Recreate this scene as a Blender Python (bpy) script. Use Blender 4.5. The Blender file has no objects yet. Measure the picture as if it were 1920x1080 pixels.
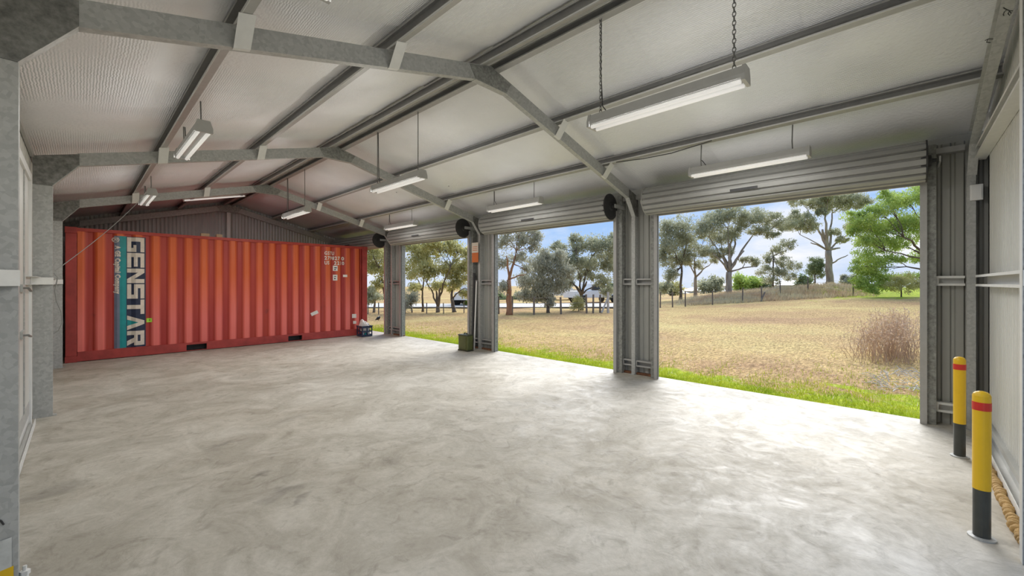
import bpy, bmesh, math, random
import numpy as np
from mathutils import Vector, Matrix

random.seed(7)
rng = np.random.default_rng(7)
sc = bpy.context.scene
COL = sc.collection
PI = math.pi

# ------------------------------------------------------------------ camera
FPX, CY, YAW, CAMH = 771.7, 531.2, 0.8098, 1.5136
DV = np.array([math.sin(YAW), math.cos(YAW)]); RV = np.array([math.cos(YAW), -math.sin(YAW)])
cam = bpy.data.cameras.new('camera'); co = bpy.data.objects.new('camera', cam); COL.objects.link(co)
co.location = (0, 0, CAMH); co.rotation_euler = (PI/2, 0, -YAW)
cam.sensor_width = 36; cam.lens = 36*FPX/1920; cam.shift_y = -(540-CY)/1920; cam.clip_end = 600; cam.clip_start = .05
sc.camera = co
sc.view_settings.view_transform = 'Standard'; sc.view_settings.look = 'None'
sc.view_settings.gamma = 1; sc.view_settings.use_curve_mapping = False
sc.view_settings.exposure = 0.55
cy = sc.cycles
cy.use_denoising = True; cy.max_bounces = 10; cy.diffuse_bounces = 6; cy.glossy_bounces = 4; cy.transparent_max_bounces = 6
cy.sample_clamp_indirect = 8; cy.caustics_reflective = False; cy.caustics_refractive = False

def pt(u, v, ax, val):
    """photo measurement -> world point lying on the plane ax = val"""
    k = (u-960)/FPX
    R = [DV[0]+k*RV[0], DV[1]+k*RV[1], -(v-CY)/FPX]; o = [0, 0, CAMH]; i = 'XYZ'.index(ax)
    t = (val-o[i])/R[i]
    return Vector([o[j]+t*R[j] for j in range(3)])
def ptd(u, v, dep):
    k = (u-960)/FPX
    return Vector((dep*(DV[0]+k*RV[0]), dep*(DV[1]+k*RV[1]), CAMH-(v-CY)/FPX*dep))

# ------------------------------------------------------------------ world, sun
SKY, SUN, LAMP_FILL = 0.70, 4.1, 7.0
w = bpy.data.worlds.new('sky'); sc.world = w; w.use_nodes = True
nt = w.node_tree; N = nt.nodes; L = nt.links
for n in list(N): N.remove(n)
out = N.new('ShaderNodeOutputWorld'); bg = N.new('ShaderNodeBackground'); L.new(bg.outputs[0], out.inputs[0])
tc = N.new('ShaderNodeTexCoord'); sep = N.new('ShaderNodeSeparateXYZ'); L.new(tc.outputs['Generated'], sep.inputs[0])
ramp = N.new('ShaderNodeValToRGB'); L.new(sep.outputs['Z'], ramp.inputs[0])
cr = ramp.color_ramp
cr.elements[0].position = 0.0; cr.elements[0].color = (.66, .76, .93, 1)
cr.elements[1].position = 1.0; cr.elements[1].color = (.20, .42, .90, 1)
e = cr.elements.new(.10); e.color = (.42, .62, .95, 1)
e = cr.elements.new(.25); e.color = (.25, .49, .94, 1)
nz = N.new('ShaderNodeTexNoise'); nz.inputs['Scale'].default_value = 3.2; nz.inputs['Detail'].default_value = 7; nz.inputs['Roughness'].default_value = .58
mp = N.new('ShaderNodeMapping'); mp.inputs['Scale'].default_value = (1, 1, 2.6); L.new(tc.outputs['Generated'], mp.inputs[0]); L.new(mp.outputs[0], nz.inputs['Vector'])
cl = N.new('ShaderNodeValToRGB'); cl.color_ramp.elements[0].position = .46; cl.color_ramp.elements[1].position = .68; L.new(nz.outputs['Fac'], cl.inputs[0])
mx = N.new('ShaderNodeMixRGB'); L.new(cl.outputs[0], mx.inputs[0]); L.new(ramp.outputs[0], mx.inputs[1]); mx.inputs[2].default_value = (.95, .96, 1.0, 1)
L.new(mx.outputs[0], bg.inputs[0]); bg.inputs[1].default_value = SKY
sd = bpy.data.lights.new('sun', 'SUN'); so = bpy.data.objects.new('sun', sd); COL.objects.link(so)
sd.energy = SUN; sd.angle = math.radians(50); sd.color = (1, .985, .96)
sdir = Vector((.80, .22, .62)).normalized()          # towards the sun
so.rotation_euler = sdir.to_track_quat('Z', 'Y').to_euler(); so.location = (40, 10, 40)

# ------------------------------------------------------------------ materials
def mat(name, col, rough=.6, metal=0.0, var=.0, vscale=8, bump=0.0, bscale=40, col2=None, kind='noise', spec=.5, dist=.01, stretch=(1, 1, 1), emit=0, transl=0):
    m = bpy.data.materials.new(name); m.use_nodes = True
    nt = m.node_tree; n = nt.nodes; l = nt.links; b = n['Principled BSDF']
    b.inputs['Base Color'].default_value = (*col, 1); b.inputs['Roughness'].default_value = rough
    b.inputs['Metallic'].default_value = metal; b.inputs['Specular IOR Level'].default_value = spec
    t = n.new('ShaderNodeTexCoord'); mpp = n.new('ShaderNodeMapping'); l.new(t.outputs['Object'], mpp.inputs[0]); mpp.inputs['Scale'].default_value = stretch
    if var or col2:
        if kind == 'voronoi':
            tx = n.new('ShaderNodeTexVoronoi'); tx.inputs['Scale'].default_value = vscale; o = tx.outputs['Color']
            s = n.new('ShaderNodeSeparateColor'); l.new(o, s.inputs[0]); o = s.outputs[0]
        else:
            tx = n.new('ShaderNodeTexNoise'); tx.inputs['Scale'].default_value = vscale; tx.inputs['Detail'].default_value = 6; tx.inputs['Roughness'].default_value = .6; o = tx.outputs['Fac']
        l.new(mpp.outputs[0], tx.inputs['Vector'])
        r = n.new('ShaderNodeValToRGB'); l.new(o, r.inputs[0])
        lo = .3 if kind == 'noise' else 0; r.color_ramp.elements[0].position = lo; r.color_ramp.elements[1].position = 1-lo
        c2 = col2 if col2 else tuple(min(1, c*(1+var)) for c in col); c1 = col if col2 else tuple(c*(1-var) for c in col)
        r.color_ramp.elements[0].color = (*c1, 1); r.color_ramp.elements[1].color = (*c2, 1)
        l.new(r.outputs[0], b.inputs['Base Color'])
        if transl:
            pass
    if bump:
        bt = n.new('ShaderNodeTexNoise'); bt.inputs['Scale'].default_value = bscale; bt.inputs['Detail'].default_value = 4
        l.new(mpp.outputs[0], bt.inputs['Vector'])
        bp = n.new('ShaderNodeBump'); bp.inputs['Strength'].default_value = bump; bp.inputs['Distance'].default_value = dist
        l.new(bt.outputs['Fac'], bp.inputs['Height']); l.new(bp.outputs[0], b.inputs['Normal'])
    if emit:
        b.inputs['Emission Color'].default_value = (*col, 1); b.inputs['Emission Strength'].default_value = emit
    if transl:
        outn = n['Material Output']; tr = n.new('ShaderNodeBsdfTranslucent'); ms = n.new('ShaderNodeMixShader'); ms.inputs[0].default_value = transl
        src = b.inputs['Base Color'].links[0].from_socket if b.inputs['Base Color'].links else None
        if src: l.new(src, tr.inputs[0])
        else: tr.inputs[0].default_value = (*col, 1)
        l.new(b.outputs[0], ms.inputs[1]); l.new(tr.outputs[0], ms.inputs[2]); l.new(ms.outputs[0], outn.inputs[0])
    return m
M = {}
M['galv'] = mat('galvanised_steel', (.45, .455, .435), .5, .2, var=.12, vscale=45, kind='voronoi', bump=.05, bscale=60)
M['spangle'] = mat('spangled_galvanised', (.30, .305, .285), .5, .25, var=.38, vscale=28, kind='noise', bump=.08, bscale=60)
M['purlin'] = mat('purlin_steel', (.42, .415, .40), .45, .3, var=.06, vscale=14)
M['brace'] = mat('bright_zinc', (.72, .72, .69), .5, .15, var=.04, vscale=20)
M['knee'] = mat('dark_spangled_knee_plate', (.20, .20, .185), .5, .25, var=.42, vscale=26, bump=.08, bscale=60)
M['sheet'] = mat('wall_sheet_steel', (.40, .40, .37), .5, .15, var=.07, vscale=5, stretch=(1, 1, .2))
M['palesheet'] = mat('pale_wall_sheet', (.62, .62, .58), .5, .15, var=.05, vscale=4, stretch=(1, 1, .2))
M['darksheet'] = mat('back_wall_sheet', (.58, .58, .56), .5, .15, var=.08, vscale=5, stretch=(1, 1, .3))
M['curtain'] = mat('roller_curtain', (.36, .36, .34), .6, .1, var=.05, vscale=6)
M['dark'] = mat('dark_steel', (.05, .05, .05), .6, .3, var=.2)
M['white'] = mat('white_enamel', (.80, .80, .78), .4, 0, var=.03)
M['lampgrey'] = mat('lamp_body_grey', (.50, .50, .48), .45, .2, var=.05)
M['tube'] = mat('lamp_tube', (1, .98, .94), .7, 0, emit=.25)  # faint glow added to the tubes
M['tubeoff'] = mat('lamp_tube_dim', (.85, .85, .83), .25, 0, emit=.05)
M['rust'] = mat('rusty_steel', (.20, .09, .045), .85, .1, var=.5, vscale=20)
M['soil'] = mat('dark_soil', (.10, .075, .05), .95, 0, var=.4, vscale=15)
M['cord'] = mat('black_cord', (.06, .06, .06), .6)
M['greycord'] = mat('grey_cord', (.35, .35, .33), .6)
M['chain'] = mat('chain_steel', (.22, .22, .21), .4, .7)
# concrete
def concrete():
    m = bpy.data.materials.new('concrete_floor'); m.use_nodes = True
    nt = m.node_tree; n = nt.nodes; l = nt.links; b = n['Principled BSDF']
    t = n.new('ShaderNodeTexCoord')
    def noise(s, det, rough=.6, dist=0, st=(1, 1, 1)):
        mpp = n.new('ShaderNodeMapping'); mpp.inputs['Scale'].default_value = st; l.new(t.outputs['Object'], mpp.inputs[0])
        x = n.new('ShaderNodeTexNoise'); x.inputs['Scale'].default_value = s; x.inputs['Detail'].default_value = det; x.inputs['Roughness'].default_value = rough; x.inputs['Distortion'].default_value = dist
        l.new(mpp.outputs[0], x.inputs['Vector']); return x.outputs['Fac']
    def rampn(src, p0, c0, p1, c1):
        r = n.new('ShaderNodeValToRGB'); r.color_ramp.elements[0].position = p0; r.color_ramp.elements[1].position = p1
        r.color_ramp.elements[0].color = (*c0, 1); r.color_ramp.elements[1].color = (*c1, 1); l.new(src, r.inputs[0]); return r.outputs[0]
    def mix(a, bb, mode, fac):
        x = n.new('ShaderNodeMixRGB'); x.blend_type = mode
        if isinstance(fac, float): x.inputs[0].default_value = fac
        else: l.new(fac, x.inputs[0])
        l.new(a, x.inputs[1]); l.new(bb, x.inputs[2]); return x.outputs[0]
    base = rampn(noise(.55, 6, .6, .6), .32, (.41, .375, .31), .68, (.56, .53, .47))
    pale = rampn(noise(1.7, 8, .68, 1.4), .40, (.80, .79, .76), .62, (1.08, 1.08, 1.08))
    c = mix(base, pale, 'MULTIPLY', 1.0)
    fine = rampn(noise(26, 6, .7), .3, (.90, .90, .89), .7, (1.05, 1.05, 1.05))
    c = mix(c, fine, 'MULTIPLY', 1.0)
    # trowel swirls and blotches
    sw = rampn(noise(3.6, 5, .62, 2.6), .54, (1, 1, 1), .72, (.66, .645, .62))
    c = mix(c, sw, 'MULTIPLY', .75)
    # oil stains where vehicles stood
    for (sx, sy, rx, ry, k) in [tuple(pt(525, 920, 'Z', 0)[:2])+(.17, .10, .55), tuple(pt(500, 888, 'Z', 0)[:2])+(.12, .06, .5), tuple(pt(90, 925, 'Z', 0)[:2])+(.30, .14, .6), tuple(pt(560, 935, 'Z', 0)[:2])+(.14, .04, .6),
                               tuple(pt(425, 832, 'Z', 0)[:2])+(.22, .08, .6), tuple(pt(735, 866, 'Z', 0)[:2])+(.18, .09, .72), tuple(pt(570, 780, 'Z', 0)[:2])+(.5, .1, .72)]:
        mpp = n.new('ShaderNodeMapping'); mpp.vector_type = 'TEXTURE'; mpp.inputs['Location'].default_value = (sx, sy, 0); mpp.inputs['Rotation'].default_value = (0, 0, .25); mpp.inputs['Scale'].default_value = (rx, ry, 1)
        nzz = n.new('ShaderNodeTexNoise'); nzz.inputs['Scale'].default_value = 5; l.new(t.outputs['Object'], nzz.inputs['Vector'])
        ad = n.new('ShaderNodeMixRGB'); ad.blend_type = 'ADD'; ad.inputs[0].default_value = .35; l.new(t.outputs['Object'], ad.inputs[1]); l.new(nzz.outputs['Color'], ad.inputs[2])
        sb = n.new('ShaderNodeVectorMath'); sb.operation = 'SUBTRACT'; l.new(ad.outputs[0], sb.inputs[0]); sb.inputs[1].default_value = (.175, .175, .175)
        l.new(sb.outputs[0], mpp.inputs[0])
        ln = n.new('ShaderNodeVectorMath'); ln.operation = 'LENGTH'; l.new(mpp.outputs[0], ln.inputs[0])
        r = rampn(ln.outputs['Value'], .25, (k+.12, k+.12, k+.12), 1.25, (1, 1, 1))
        c = mix(c, r, 'MULTIPLY', 1.0)
    l.new(c, b.inputs['Base Color'])
    rr = n.new('ShaderNodeMapRange'); l.new(noise(3.4, 9, .75, 1.6), rr.inputs[0]); rr.inputs[1].default_value = .3; rr.inputs[2].default_value = .7; rr.inputs[3].default_value = .42; rr.inputs[4].default_value = .85
    l.new(rr.outputs[0], b.inputs['Roughness']); b.inputs['Specular IOR Level'].default_value = .38
    bp = n.new('ShaderNodeBump'); bp.inputs['Strength'].default_value = .30; bp.inputs['Distance'].default_value = .02
    l.new(noise(7, 6, .6, .8), bp.inputs['Height']); l.new(bp.outputs[0], b.inputs['Normal'])
    return m
M['concrete'] = concrete()
def foil():
    m = bpy.data.materials.new('foil_insulation'); m.use_nodes = True
    nt = m.node_tree; n = nt.nodes; l = nt.links; b = n['Principled BSDF']
    b.inputs['Metallic'].default_value = .15; b.inputs['Roughness'].default_value = .45
    t = n.new('ShaderNodeTexCoord')
    a = n.new('ShaderNodeTexNoise'); a.inputs['Scale'].default_value = 1.3; a.inputs['Detail'].default_value = 5; l.new(t.outputs['Object'], a.inputs['Vector'])
    r = n.new('ShaderNodeValToRGB'); l.new(a.outputs['Fac'], r.inputs[0]); r.color_ramp.elements[0].position = .3; r.color_ramp.elements[1].position = .7
    r.color_ramp.elements[0].color = (.80, .81, .82, 1); r.color_ramp.elements[1].color = (.88, .89, .90, 1); l.new(r.outputs[0], b.inputs['Base Color'])
    wv = n.new('ShaderNodeTexWave'); wv.bands_direction = 'X'; wv.inputs['Scale'].default_value = 17; wv.inputs['Distortion'].default_value = 3.5; wv.inputs['Detail'].default_value = 3; wv.inputs['Detail Scale'].default_value = 1.5; l.new(t.outputs['Object'], wv.inputs['Vector'])
    nn = n.new('ShaderNodeTexNoise'); nn.inputs['Scale'].default_value = 30; nn.inputs['Detail'].default_value = 3; l.new(t.outputs['Object'], nn.inputs['Vector'])
    ms = n.new('ShaderNodeTexNoise'); ms.inputs['Scale'].default_value = .9; l.new(t.outputs['Object'], ms.inputs['Vector'])
    mr = n.new('ShaderNodeMapRange'); l.new(ms.outputs['Fac'], mr.inputs[0]); mr.inputs[1].default_value = .42; mr.inputs[2].default_value = .62
    mu = n.new('ShaderNodeMath'); mu.operation = 'MULTIPLY'; l.new(wv.outputs['Fac'], mu.inputs[0]); l.new(mr.outputs[0], mu.inputs[1])
    mu2 = n.new('ShaderNodeMath'); mu2.operation = 'MULTIPLY_ADD'; l.new(nn.outputs['Fac'], mu2.inputs[0]); mu2.inputs[1].default_value = 1.1; l.new(mu.outputs[0], mu2.inputs[2])
    bp = n.new('ShaderNodeBump'); bp.inputs['Strength'].default_value = .50; bp.inputs['Distance'].default_value = .010; l.new(mu2.outputs[0], bp.inputs['Height']); l.new(bp.outputs[0], b.inputs['Normal'])
    return m
M['foil'] = foil()
def rusty_paint():
    m = mat('container_red_paint', (.50, .065, .03), .48, .05, bump=.08, bscale=12)
    n = m.node_tree.nodes; l = m.node_tree.links; b = n['Principled BSDF']
    t = n.new('ShaderNodeTexCoord')
    def noise(s, st, det=6, rg=.6):
        mpp = n.new('ShaderNodeMapping'); mpp.inputs['Scale'].default_value = st; l.new(t.outputs['Object'], mpp.inputs[0])
        x = n.new('ShaderNodeTexNoise'); x.inputs['Scale'].default_value = s; x.inputs['Detail'].default_value = det; x.inputs['Roughness'].default_value = rg; l.new(mpp.outputs[0], x.inputs['Vector']); return x.outputs['Fac']
    def rampn(src, p0, c0, p1, c1):
        r = n.new('ShaderNodeValToRGB'); r.color_ramp.elements[0].position = p0; r.color_ramp.elements[1].position = p1
        r.color_ramp.elements[0].color = (*c0, 1); r.color_ramp.elements[1].color = (*c1, 1); l.new(src, r.inputs[0]); return r.outputs[0]
    def mix(a, c, f, mode='MIX'):
        x = n.new('ShaderNodeMixRGB'); x.blend_type = mode
        if isinstance(f, float): x.inputs[0].default_value = f
        else: l.new(f, x.inputs[0])
        l.new(a, x.inputs[1])
        if isinstance(c, tuple): x.inputs[2].default_value = (*c, 1)
        else: l.new(c, x.inputs[2])
        return x.outputs[0]
    base = rampn(noise(1.1, (1, 1, .5)), .34, (.46, .045, .03), .66, (.62, .10, .035))
    streak = rampn(noise(6, (1.6, 1, .12), 5), .55, (0, 0, 0), .75, (1, 1, 1))
    c = mix(base, (.66, .16, .12), streak)
    blot = rampn(noise(2.7, (1, 1, .7), 7, .7), .64, (0, 0, 0), .70, (1, 1, 1))
    c = mix(c, (.30, .07, .035), blot)
    chips = rampn(noise(14, (1, 1, .6), 6, .7), .70, (0, 0, 0), .73, (1, 1, 1))
    c = mix(c, (.16, .05, .03), chips)
    va = n.new('ShaderNodeAttribute'); va.attribute_name = 'flute_light'
    # side-light banding painted in: bright proud flats, dark red recesses
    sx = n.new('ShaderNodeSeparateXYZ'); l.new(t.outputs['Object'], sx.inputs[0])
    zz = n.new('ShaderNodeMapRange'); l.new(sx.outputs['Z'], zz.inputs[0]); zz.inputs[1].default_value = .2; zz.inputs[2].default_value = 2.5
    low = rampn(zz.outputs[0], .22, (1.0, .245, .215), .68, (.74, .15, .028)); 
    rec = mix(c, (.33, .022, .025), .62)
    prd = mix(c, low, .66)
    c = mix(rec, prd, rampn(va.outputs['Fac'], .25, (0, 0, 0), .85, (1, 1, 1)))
    l.new(c, b.inputs['Base Color'])
    return m
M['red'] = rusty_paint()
M['castred'] = mat('corner_post_red', (.40, .055, .045), .55, .05, var=.22, vscale=5)
M['navy'] = mat('navy_print', (.018, .028, .065), .45, 0, var=.25, vscale=9)
M['slate'] = mat('slate_blue_print', (.16, .19, .26), .5, 0, var=.12, vscale=6)
M['teal'] = mat('teal_print', (.005, .27, .28), .45, 0, var=.12, vscale=6)
M['letter'] = mat('cream_lettering', (.74, .66, .56), .5, 0, var=.10, vscale=14)
M['sticker'] = mat('white_sticker', (.80, .77, .72), .5, 0, var=.06, vscale=30)
M['lime'] = mat('lime_sticker', (.42, .80, .06), .5, 0, var=.05)
M['yellow'] = mat('bollard_yellow', (.80, .50, .012), .38, 0, var=.05, vscale=6)
M['redband'] = mat('red_reflective_tape', (.62, .03, .02), .35, 0, var=.05)
M['blackpaint'] = mat('bollard_black', (.045, .05, .045), .35, 0, var=.2, vscale=8)
M['foam'] = mat('tan_expanding_foam', (.50, .33, .14), .85, 0, var=.25, vscale=25, bump=.4, bscale=60)
M['orange'] = mat('orange_card', (.66, .16, .03), .6, 0, var=.05)
M['paper'] = mat('cream_paper', (.74, .66, .55), .7, 0, var=.04)
M['olive'] = mat('olive_green_paint', (.085, .095, .025), .45, 0, var=.15, vscale=8)
M['olivedark'] = mat('olive_dark_edge', (.035, .038, .018), .5, 0, var=.1)
M['crate'] = mat('navy_plastic', (.025, .04, .085), .35, 0, var=.15)
M['cloth'] = mat('white_cloth', (.78, .74, .70), .8, 0, var=.06, bump=.2)
M['wood'] = mat('pale_timber', (.55, .40, .26), .8, 0, var=.15, vscale=12)
M['post'] = mat('weathered_post', (.19, .155, .12), .9, 0, var=.3, vscale=12, stretch=(1, 1, .2))
M['palepost'] = mat('silvered_post', (.55, .51, .45), .9, 0, var=.15, vscale=12)
M['wire'] = mat('fence_wire', (.30, .29, .27), .5, .5)
M['label'] = mat('galv_label', (.45, .46, .43), .6, 0, col2=(.72, .73, .70), vscale=10)
M['bark_o'] = mat('orange_bark', (.26, .12, .06), .9, 0, col2=(.44, .24, .13), vscale=6, bump=.5, bscale=14, dist=.05, stretch=(1, 1, .25))
M['bark_p'] = mat('pale_gum_bark', (.19, .15, .11), .85, 0, col2=(.46, .39, .31), vscale=3, bump=.4, bscale=10, dist=.05, stretch=(1, 1, .3))
M['bark_d'] = mat('dark_bark', (.085, .065, .045), .9, 0, col2=(.20, .155, .11), vscale=5, bump=.5, bscale=14, dist=.05, stretch=(1, 1, .25))
M['leaf_gum'] = mat('gum_leaves', (.33, .34, .21), .6, 0, col2=(.58, .58, .40), vscale=1.1, transl=.5)
M['leaf_grey'] = mat('grey_green_leaves', (.35, .355, .26), .6, 0, col2=(.62, .61, .48), vscale=1.1, transl=.5)
M['leaf_yel'] = mat('yellow_green_leaves', (.42, .41, .16), .6, 0, col2=(.72, .68, .34), vscale=1.0, transl=.5)
M['leaf_green'] = mat('bright_green_leaves', (.26, .37, .08), .6, 0, col2=(.62, .74, .19), vscale=.7, transl=.42)
M['leaf_dark'] = mat('dark_green_leaves', (.16, .21, .09), .6, 0, col2=(.34, .40, .19), vscale=.8, transl=.3)
M['straw'] = mat('dry_straw', (.46, .30, .14), .9, 0, col2=(.78, .62, .34), vscale=2.2, transl=.2)
M['palestraw'] = mat('pale_fallen_straw', (.62, .48, .30), .9, 0, col2=(.90, .80, .60), vscale=2, transl=.2)
M['grass'] = mat('green_grass_blades', (.26, .38, .012), .8, 0, col2=(.58, .60, .05), vscale=1.6, transl=.3)
M['browngrass'] = mat('long_brown_grass', (.50, .34, .22), .9, 0, col2=(.62, .60, .40), vscale=.5, transl=.5)
M['deadstem'] = mat('dead_weed_stems', (.46, .32, .21), .9, 0, col2=(.80, .62, .44), vscale=4, transl=.3)
M['road'] = mat('pale_gravel_road', (.55, .52, .47), .9, 0, var=.1)
M['apron'] = mat('pale_bounce_gravel', (.48, .44, .37), .9, 0, var=.2, vscale=3)
M['housewhite'] = mat('white_house_wall', (.86, .85, .82), .7, 0, var=.04)
M['roofpale'] = mat('pale_metal_roof', (.62, .63, .65), .5, .1, var=.03)
M['roofgrey'] = mat('grey_metal_roof', (.36, .37, .38), .5, .1, var=.05)
M['glass'] = mat('dark_glass', (.03, .04, .05), .1, 0)
M['tyre'] = mat('black_rubber', (.02, .02, .02), .8, 0)
M['birdblack'] = mat('black_feathers', (.015, .015, .018), .5, 0)
M['birdwhite'] = mat('white_feathers', (.75, .75, .73), .7, 0)
def ground_mat():
    m = bpy.data.materials.new('dry_paddock'); m.use_nodes = True
    nt = m.node_tree; n = nt.nodes; l = nt.links; b = n['Principled BSDF']; b.inputs['Roughness'].default_value = .95; b.inputs['Specular IOR Level'].default_value = .1
    t = n.new('ShaderNodeTexCoord')
    def noise(s, det, st=(1, 1, 1), d=0):
        mpp = n.new('ShaderNodeMapping'); mpp.inputs['Scale'].default_value = st; mpp.inputs['Rotation'].default_value = (0, 0, .8); l.new(t.outputs['Object'], mpp.inputs[0])
        x = n.new('ShaderNodeTexNoise'); x.inputs['Scale'].default_value = s; x.inputs['Detail'].default_value = det; x.inputs['Roughness'].default_value = .65; x.inputs['Distortion'].default_value = d
        l.new(mpp.outputs[0], x.inputs['Vector']); return x.outputs['Fac']
    def ramp3(src, st):
        r = n.new('ShaderNodeValToRGB'); l.new(src, r.inputs[0])
        r.color_ramp.elements[0].position = st[0][0]; r.color_ramp.elements[0].color = (*st[0][1], 1)
        r.color_ramp.elements[1].position = st[-1][0]; r.color_ramp.elements[1].color = (*st[-1][1], 1)
        for p, c in st[1:-1]:
            e = r.color_ramp.elements.new(p); e.color = (*c, 1)
        return r.outputs[0]
    def mix(a, c, f, mode='MIX'):
        x = n.new('ShaderNodeMixRGB'); x.blend_type = mode
        if isinstance(f, float): x.inputs[0].default_value = f
        else: l.new(f, x.inputs[0])
        l.new(a, x.inputs[1]); l.new(c, x.inputs[2]); return x.outputs[0]
    dry = ramp3(noise(.22, 6, d=.5), [(.30, (.38, .235, .13)), (.5, (.50, .355, .16)), (.7, (.58, .475, .20))])
    straw = ramp3(noise(7, 7, (1, 3.2, 1), .6), [(.30, (.42, .37, .31)), (.5, (.95, .93, .90)), (.68, (1.55, 1.52, 1.45))])
    dry = mix(dry, straw, 1.0, 'MULTIPLY')
    grn = ramp3(noise(3, 6, (1, 2, 1)), [(.3, (.18, .28, .01)), (.7, (.48, .52, .04))])
    va = n.new('ShaderNodeAttribute'); va.attribute_name = 'lush'
    ad = n.new('ShaderNodeMath'); ad.operation = 'ADD'; l.new(va.outputs['Fac'], ad.inputs[0])
    ns = n.new('ShaderNodeMapRange'); l.new(noise(1.1, 6, d=.6), ns.inputs[0]); ns.inputs[1].default_value = .3; ns.inputs[2].default_value = .7; ns.inputs[3].default_value = -.5; ns.inputs[4].default_value = .55
    l.new(ns.outputs[0], ad.inputs[1])
    f = ramp3(ad.outputs[0], [(.38, (0, 0, 0)), (.62, (1, 1, 1))])
    c = mix(dry, grn, f)
    l.new(c, b.inputs['Base Color'])
    bp = n.new('ShaderNodeBump'); bp.inputs['Strength'].default_value = .6; bp.inputs['Distance'].default_value = .06; l.new(noise(9, 6, (1, 2, 1)), bp.inputs['Height']); l.new(bp.outputs[0], b.inputs['Normal'])
    return m
M['ground'] = ground_mat()

# ------------------------------------------------------------------ mesh helpers
JR = random.Random(3)
def jit(poly): return [(p[0]+JR.uniform(-.0004, .0004), p[1]+JR.uniform(-.0004, .0004)) for p in poly]
class MB:
    def __init__(s): s.v = []; s.f = []; s.mi = []; s.m = 0
    def add(s, vs, fs):
        o = len(s.v); s.v += [tuple(p) for p in vs]; s.f += [tuple(i+o for i in f) for f in fs]; s.mi += [s.m]*len(fs)
    def box(s, a, b):
        j = lambda: JR.uniform(0, .0006)          # hair's breadth apart, so no two faces coincide
        x0, y0, z0 = (min(a[i], b[i])+j() for i in range(3)); x1, y1, z1 = (max(a[i], b[i])-j() for i in range(3))
        s.add([(x0, y0, z0), (x1, y0, z0), (x1, y1, z0), (x0, y1, z0), (x0, y0, z1), (x1, y0, z1), (x1, y1, z1), (x0, y1, z1)],
              [(3, 2, 1, 0), (4, 5, 6, 7), (0, 1, 5, 4), (1, 2, 6, 5), (2, 3, 7, 6), (3, 0, 4, 7)])
    def ext(s, poly, vec):
        """poly: 3-D points in order; extruded along vec"""
        n = len(poly); p2 = [tuple(Vector(p)+Vector(vec)) for p in poly]
        s.add(list(poly)+p2, [tuple(range(n))[::-1], tuple(range(n, 2*n))]+[(i, (i+1) % n, n+(i+1) % n, n+i) for i in range(n)])
    def xz(s, poly, y0, y1):
        poly = jit(poly); y0 += JR.uniform(0, .0008); y1 -= JR.uniform(0, .0008); s.ext([(p[0], y0, p[1]) for p in poly], (0, y1-y0, 0))
    def xy(s, poly, z0, z1):
        s.ext([(p[0], p[1], z0) for p in poly], (0, 0, z1-z0))
    def yz(s, poly, x0, x1): s.ext([(x0, p[0], p[1]) for p in poly], (x1-x0, 0, 0))
    def tube(s, pts, r, n=8, caps=True):
        pts = [Vector(p) for p in pts]; rs = r if isinstance(r, (list, tuple)) else [r]*len(pts)
        o = len(s.v); ref = None
        for i, p in enumerate(pts):
            d = (pts[min(i+1, len(pts)-1)]-pts[max(i-1, 0)])
            if d.length < 1e-9: d = Vector((0, 0, 1))
            d.normalize()
            if ref is None: ref = d.orthogonal()
            a = (ref-d*ref.dot(d))
            if a.length < 1e-6: a = d.orthogonal()
            a.normalize(); ref = a; b = d.cross(a)
            for k in range(n):
                t = 2*PI*k/n; s.v.append(tuple(p+(a*math.cos(t)+b*math.sin(t))*rs[i]))
        for i in range(len(pts)-1):
            for k in range(n):
                s.f.append((o+i*n+k, o+i*n+(k+1) % n, o+(i+1)*n+(k+1) % n, o+(i+1)*n+k)); s.mi.append(s.m)
        if caps:
            s.f.append(tuple(o+k for k in range(n))[::-1]); s.mi.append(s.m)
            s.f.append(tuple(o+(len(pts)-1)*n+k for k in range(n))); s.mi.append(s.m)
    def lathe(s, prof, c, n=24, axis='Z'):
        o = len(s.v)
        for r, h in prof:
            for k in range(n):
                t = 2*PI*k/n; a, b = r*math.cos(t), r*math.sin(t)
                s.v.append({'Z': (c[0]+a, c[1]+b, c[2]+h), 'Y': (c[0]+a, c[1]+h, c[2]+b), 'X': (c[0]+h, c[1]+a, c[2]+b)}[axis])
        for i in range(len(prof)-1):
            for k in range(n):
                s.f.append((o+i*n+k, o+i*n+(k+1) % n, o+(i+1)*n+(k+1) % n, o+(i+1)*n+k)); s.mi.append(s.m)
        s.f.append(tuple(o+k for k in range(n))[::-1]); s.mi.append(s.m)
        s.f.append(tuple(o+(len(prof)-1)*n+k for k in range(n))); s.mi.append(s.m)
    def build(s, name, m, parent=None, smooth=False, bevel=0, recalc=True, origin=None):
        me = bpy.data.meshes.new(name); me.from_pydata(s.v, [], s.f)
        ms = m if isinstance(m, (list, tuple)) else [m]
        for x in ms: me.materials.append(x)
        if len(ms) > 1: me.polygons.foreach_set('material_index', s.mi)
        if recalc:
            bm = bmesh.new(); bm.from_mesh(me); bmesh.ops.recalc_face_normals(bm, faces=bm.faces); bm.to_mesh(me); bm.free()
        if smooth: me.polygons.foreach_set('use_smooth', [True]*len(me.polygons))
        o = bpy.data.objects.new(name, me); COL.objects.link(o)
        if parent is not None:
            o.parent = parent
            o.location = -parent.location if parent.rotation_euler == PI*0 else o.location
            o.matrix_parent_inverse = Matrix.Identity(4)
            o.location = tuple(-c for c in parent.location)
        elif origin is not None:
            me.transform(Matrix.Translation(-Vector(origin))); o.location = origin
        if bevel:
            bv = o.modifiers.new('bevel', 'BEVEL'); bv.width = bevel; bv.segments = 2; bv.limit_method = 'ANGLE'
        return o
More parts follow.
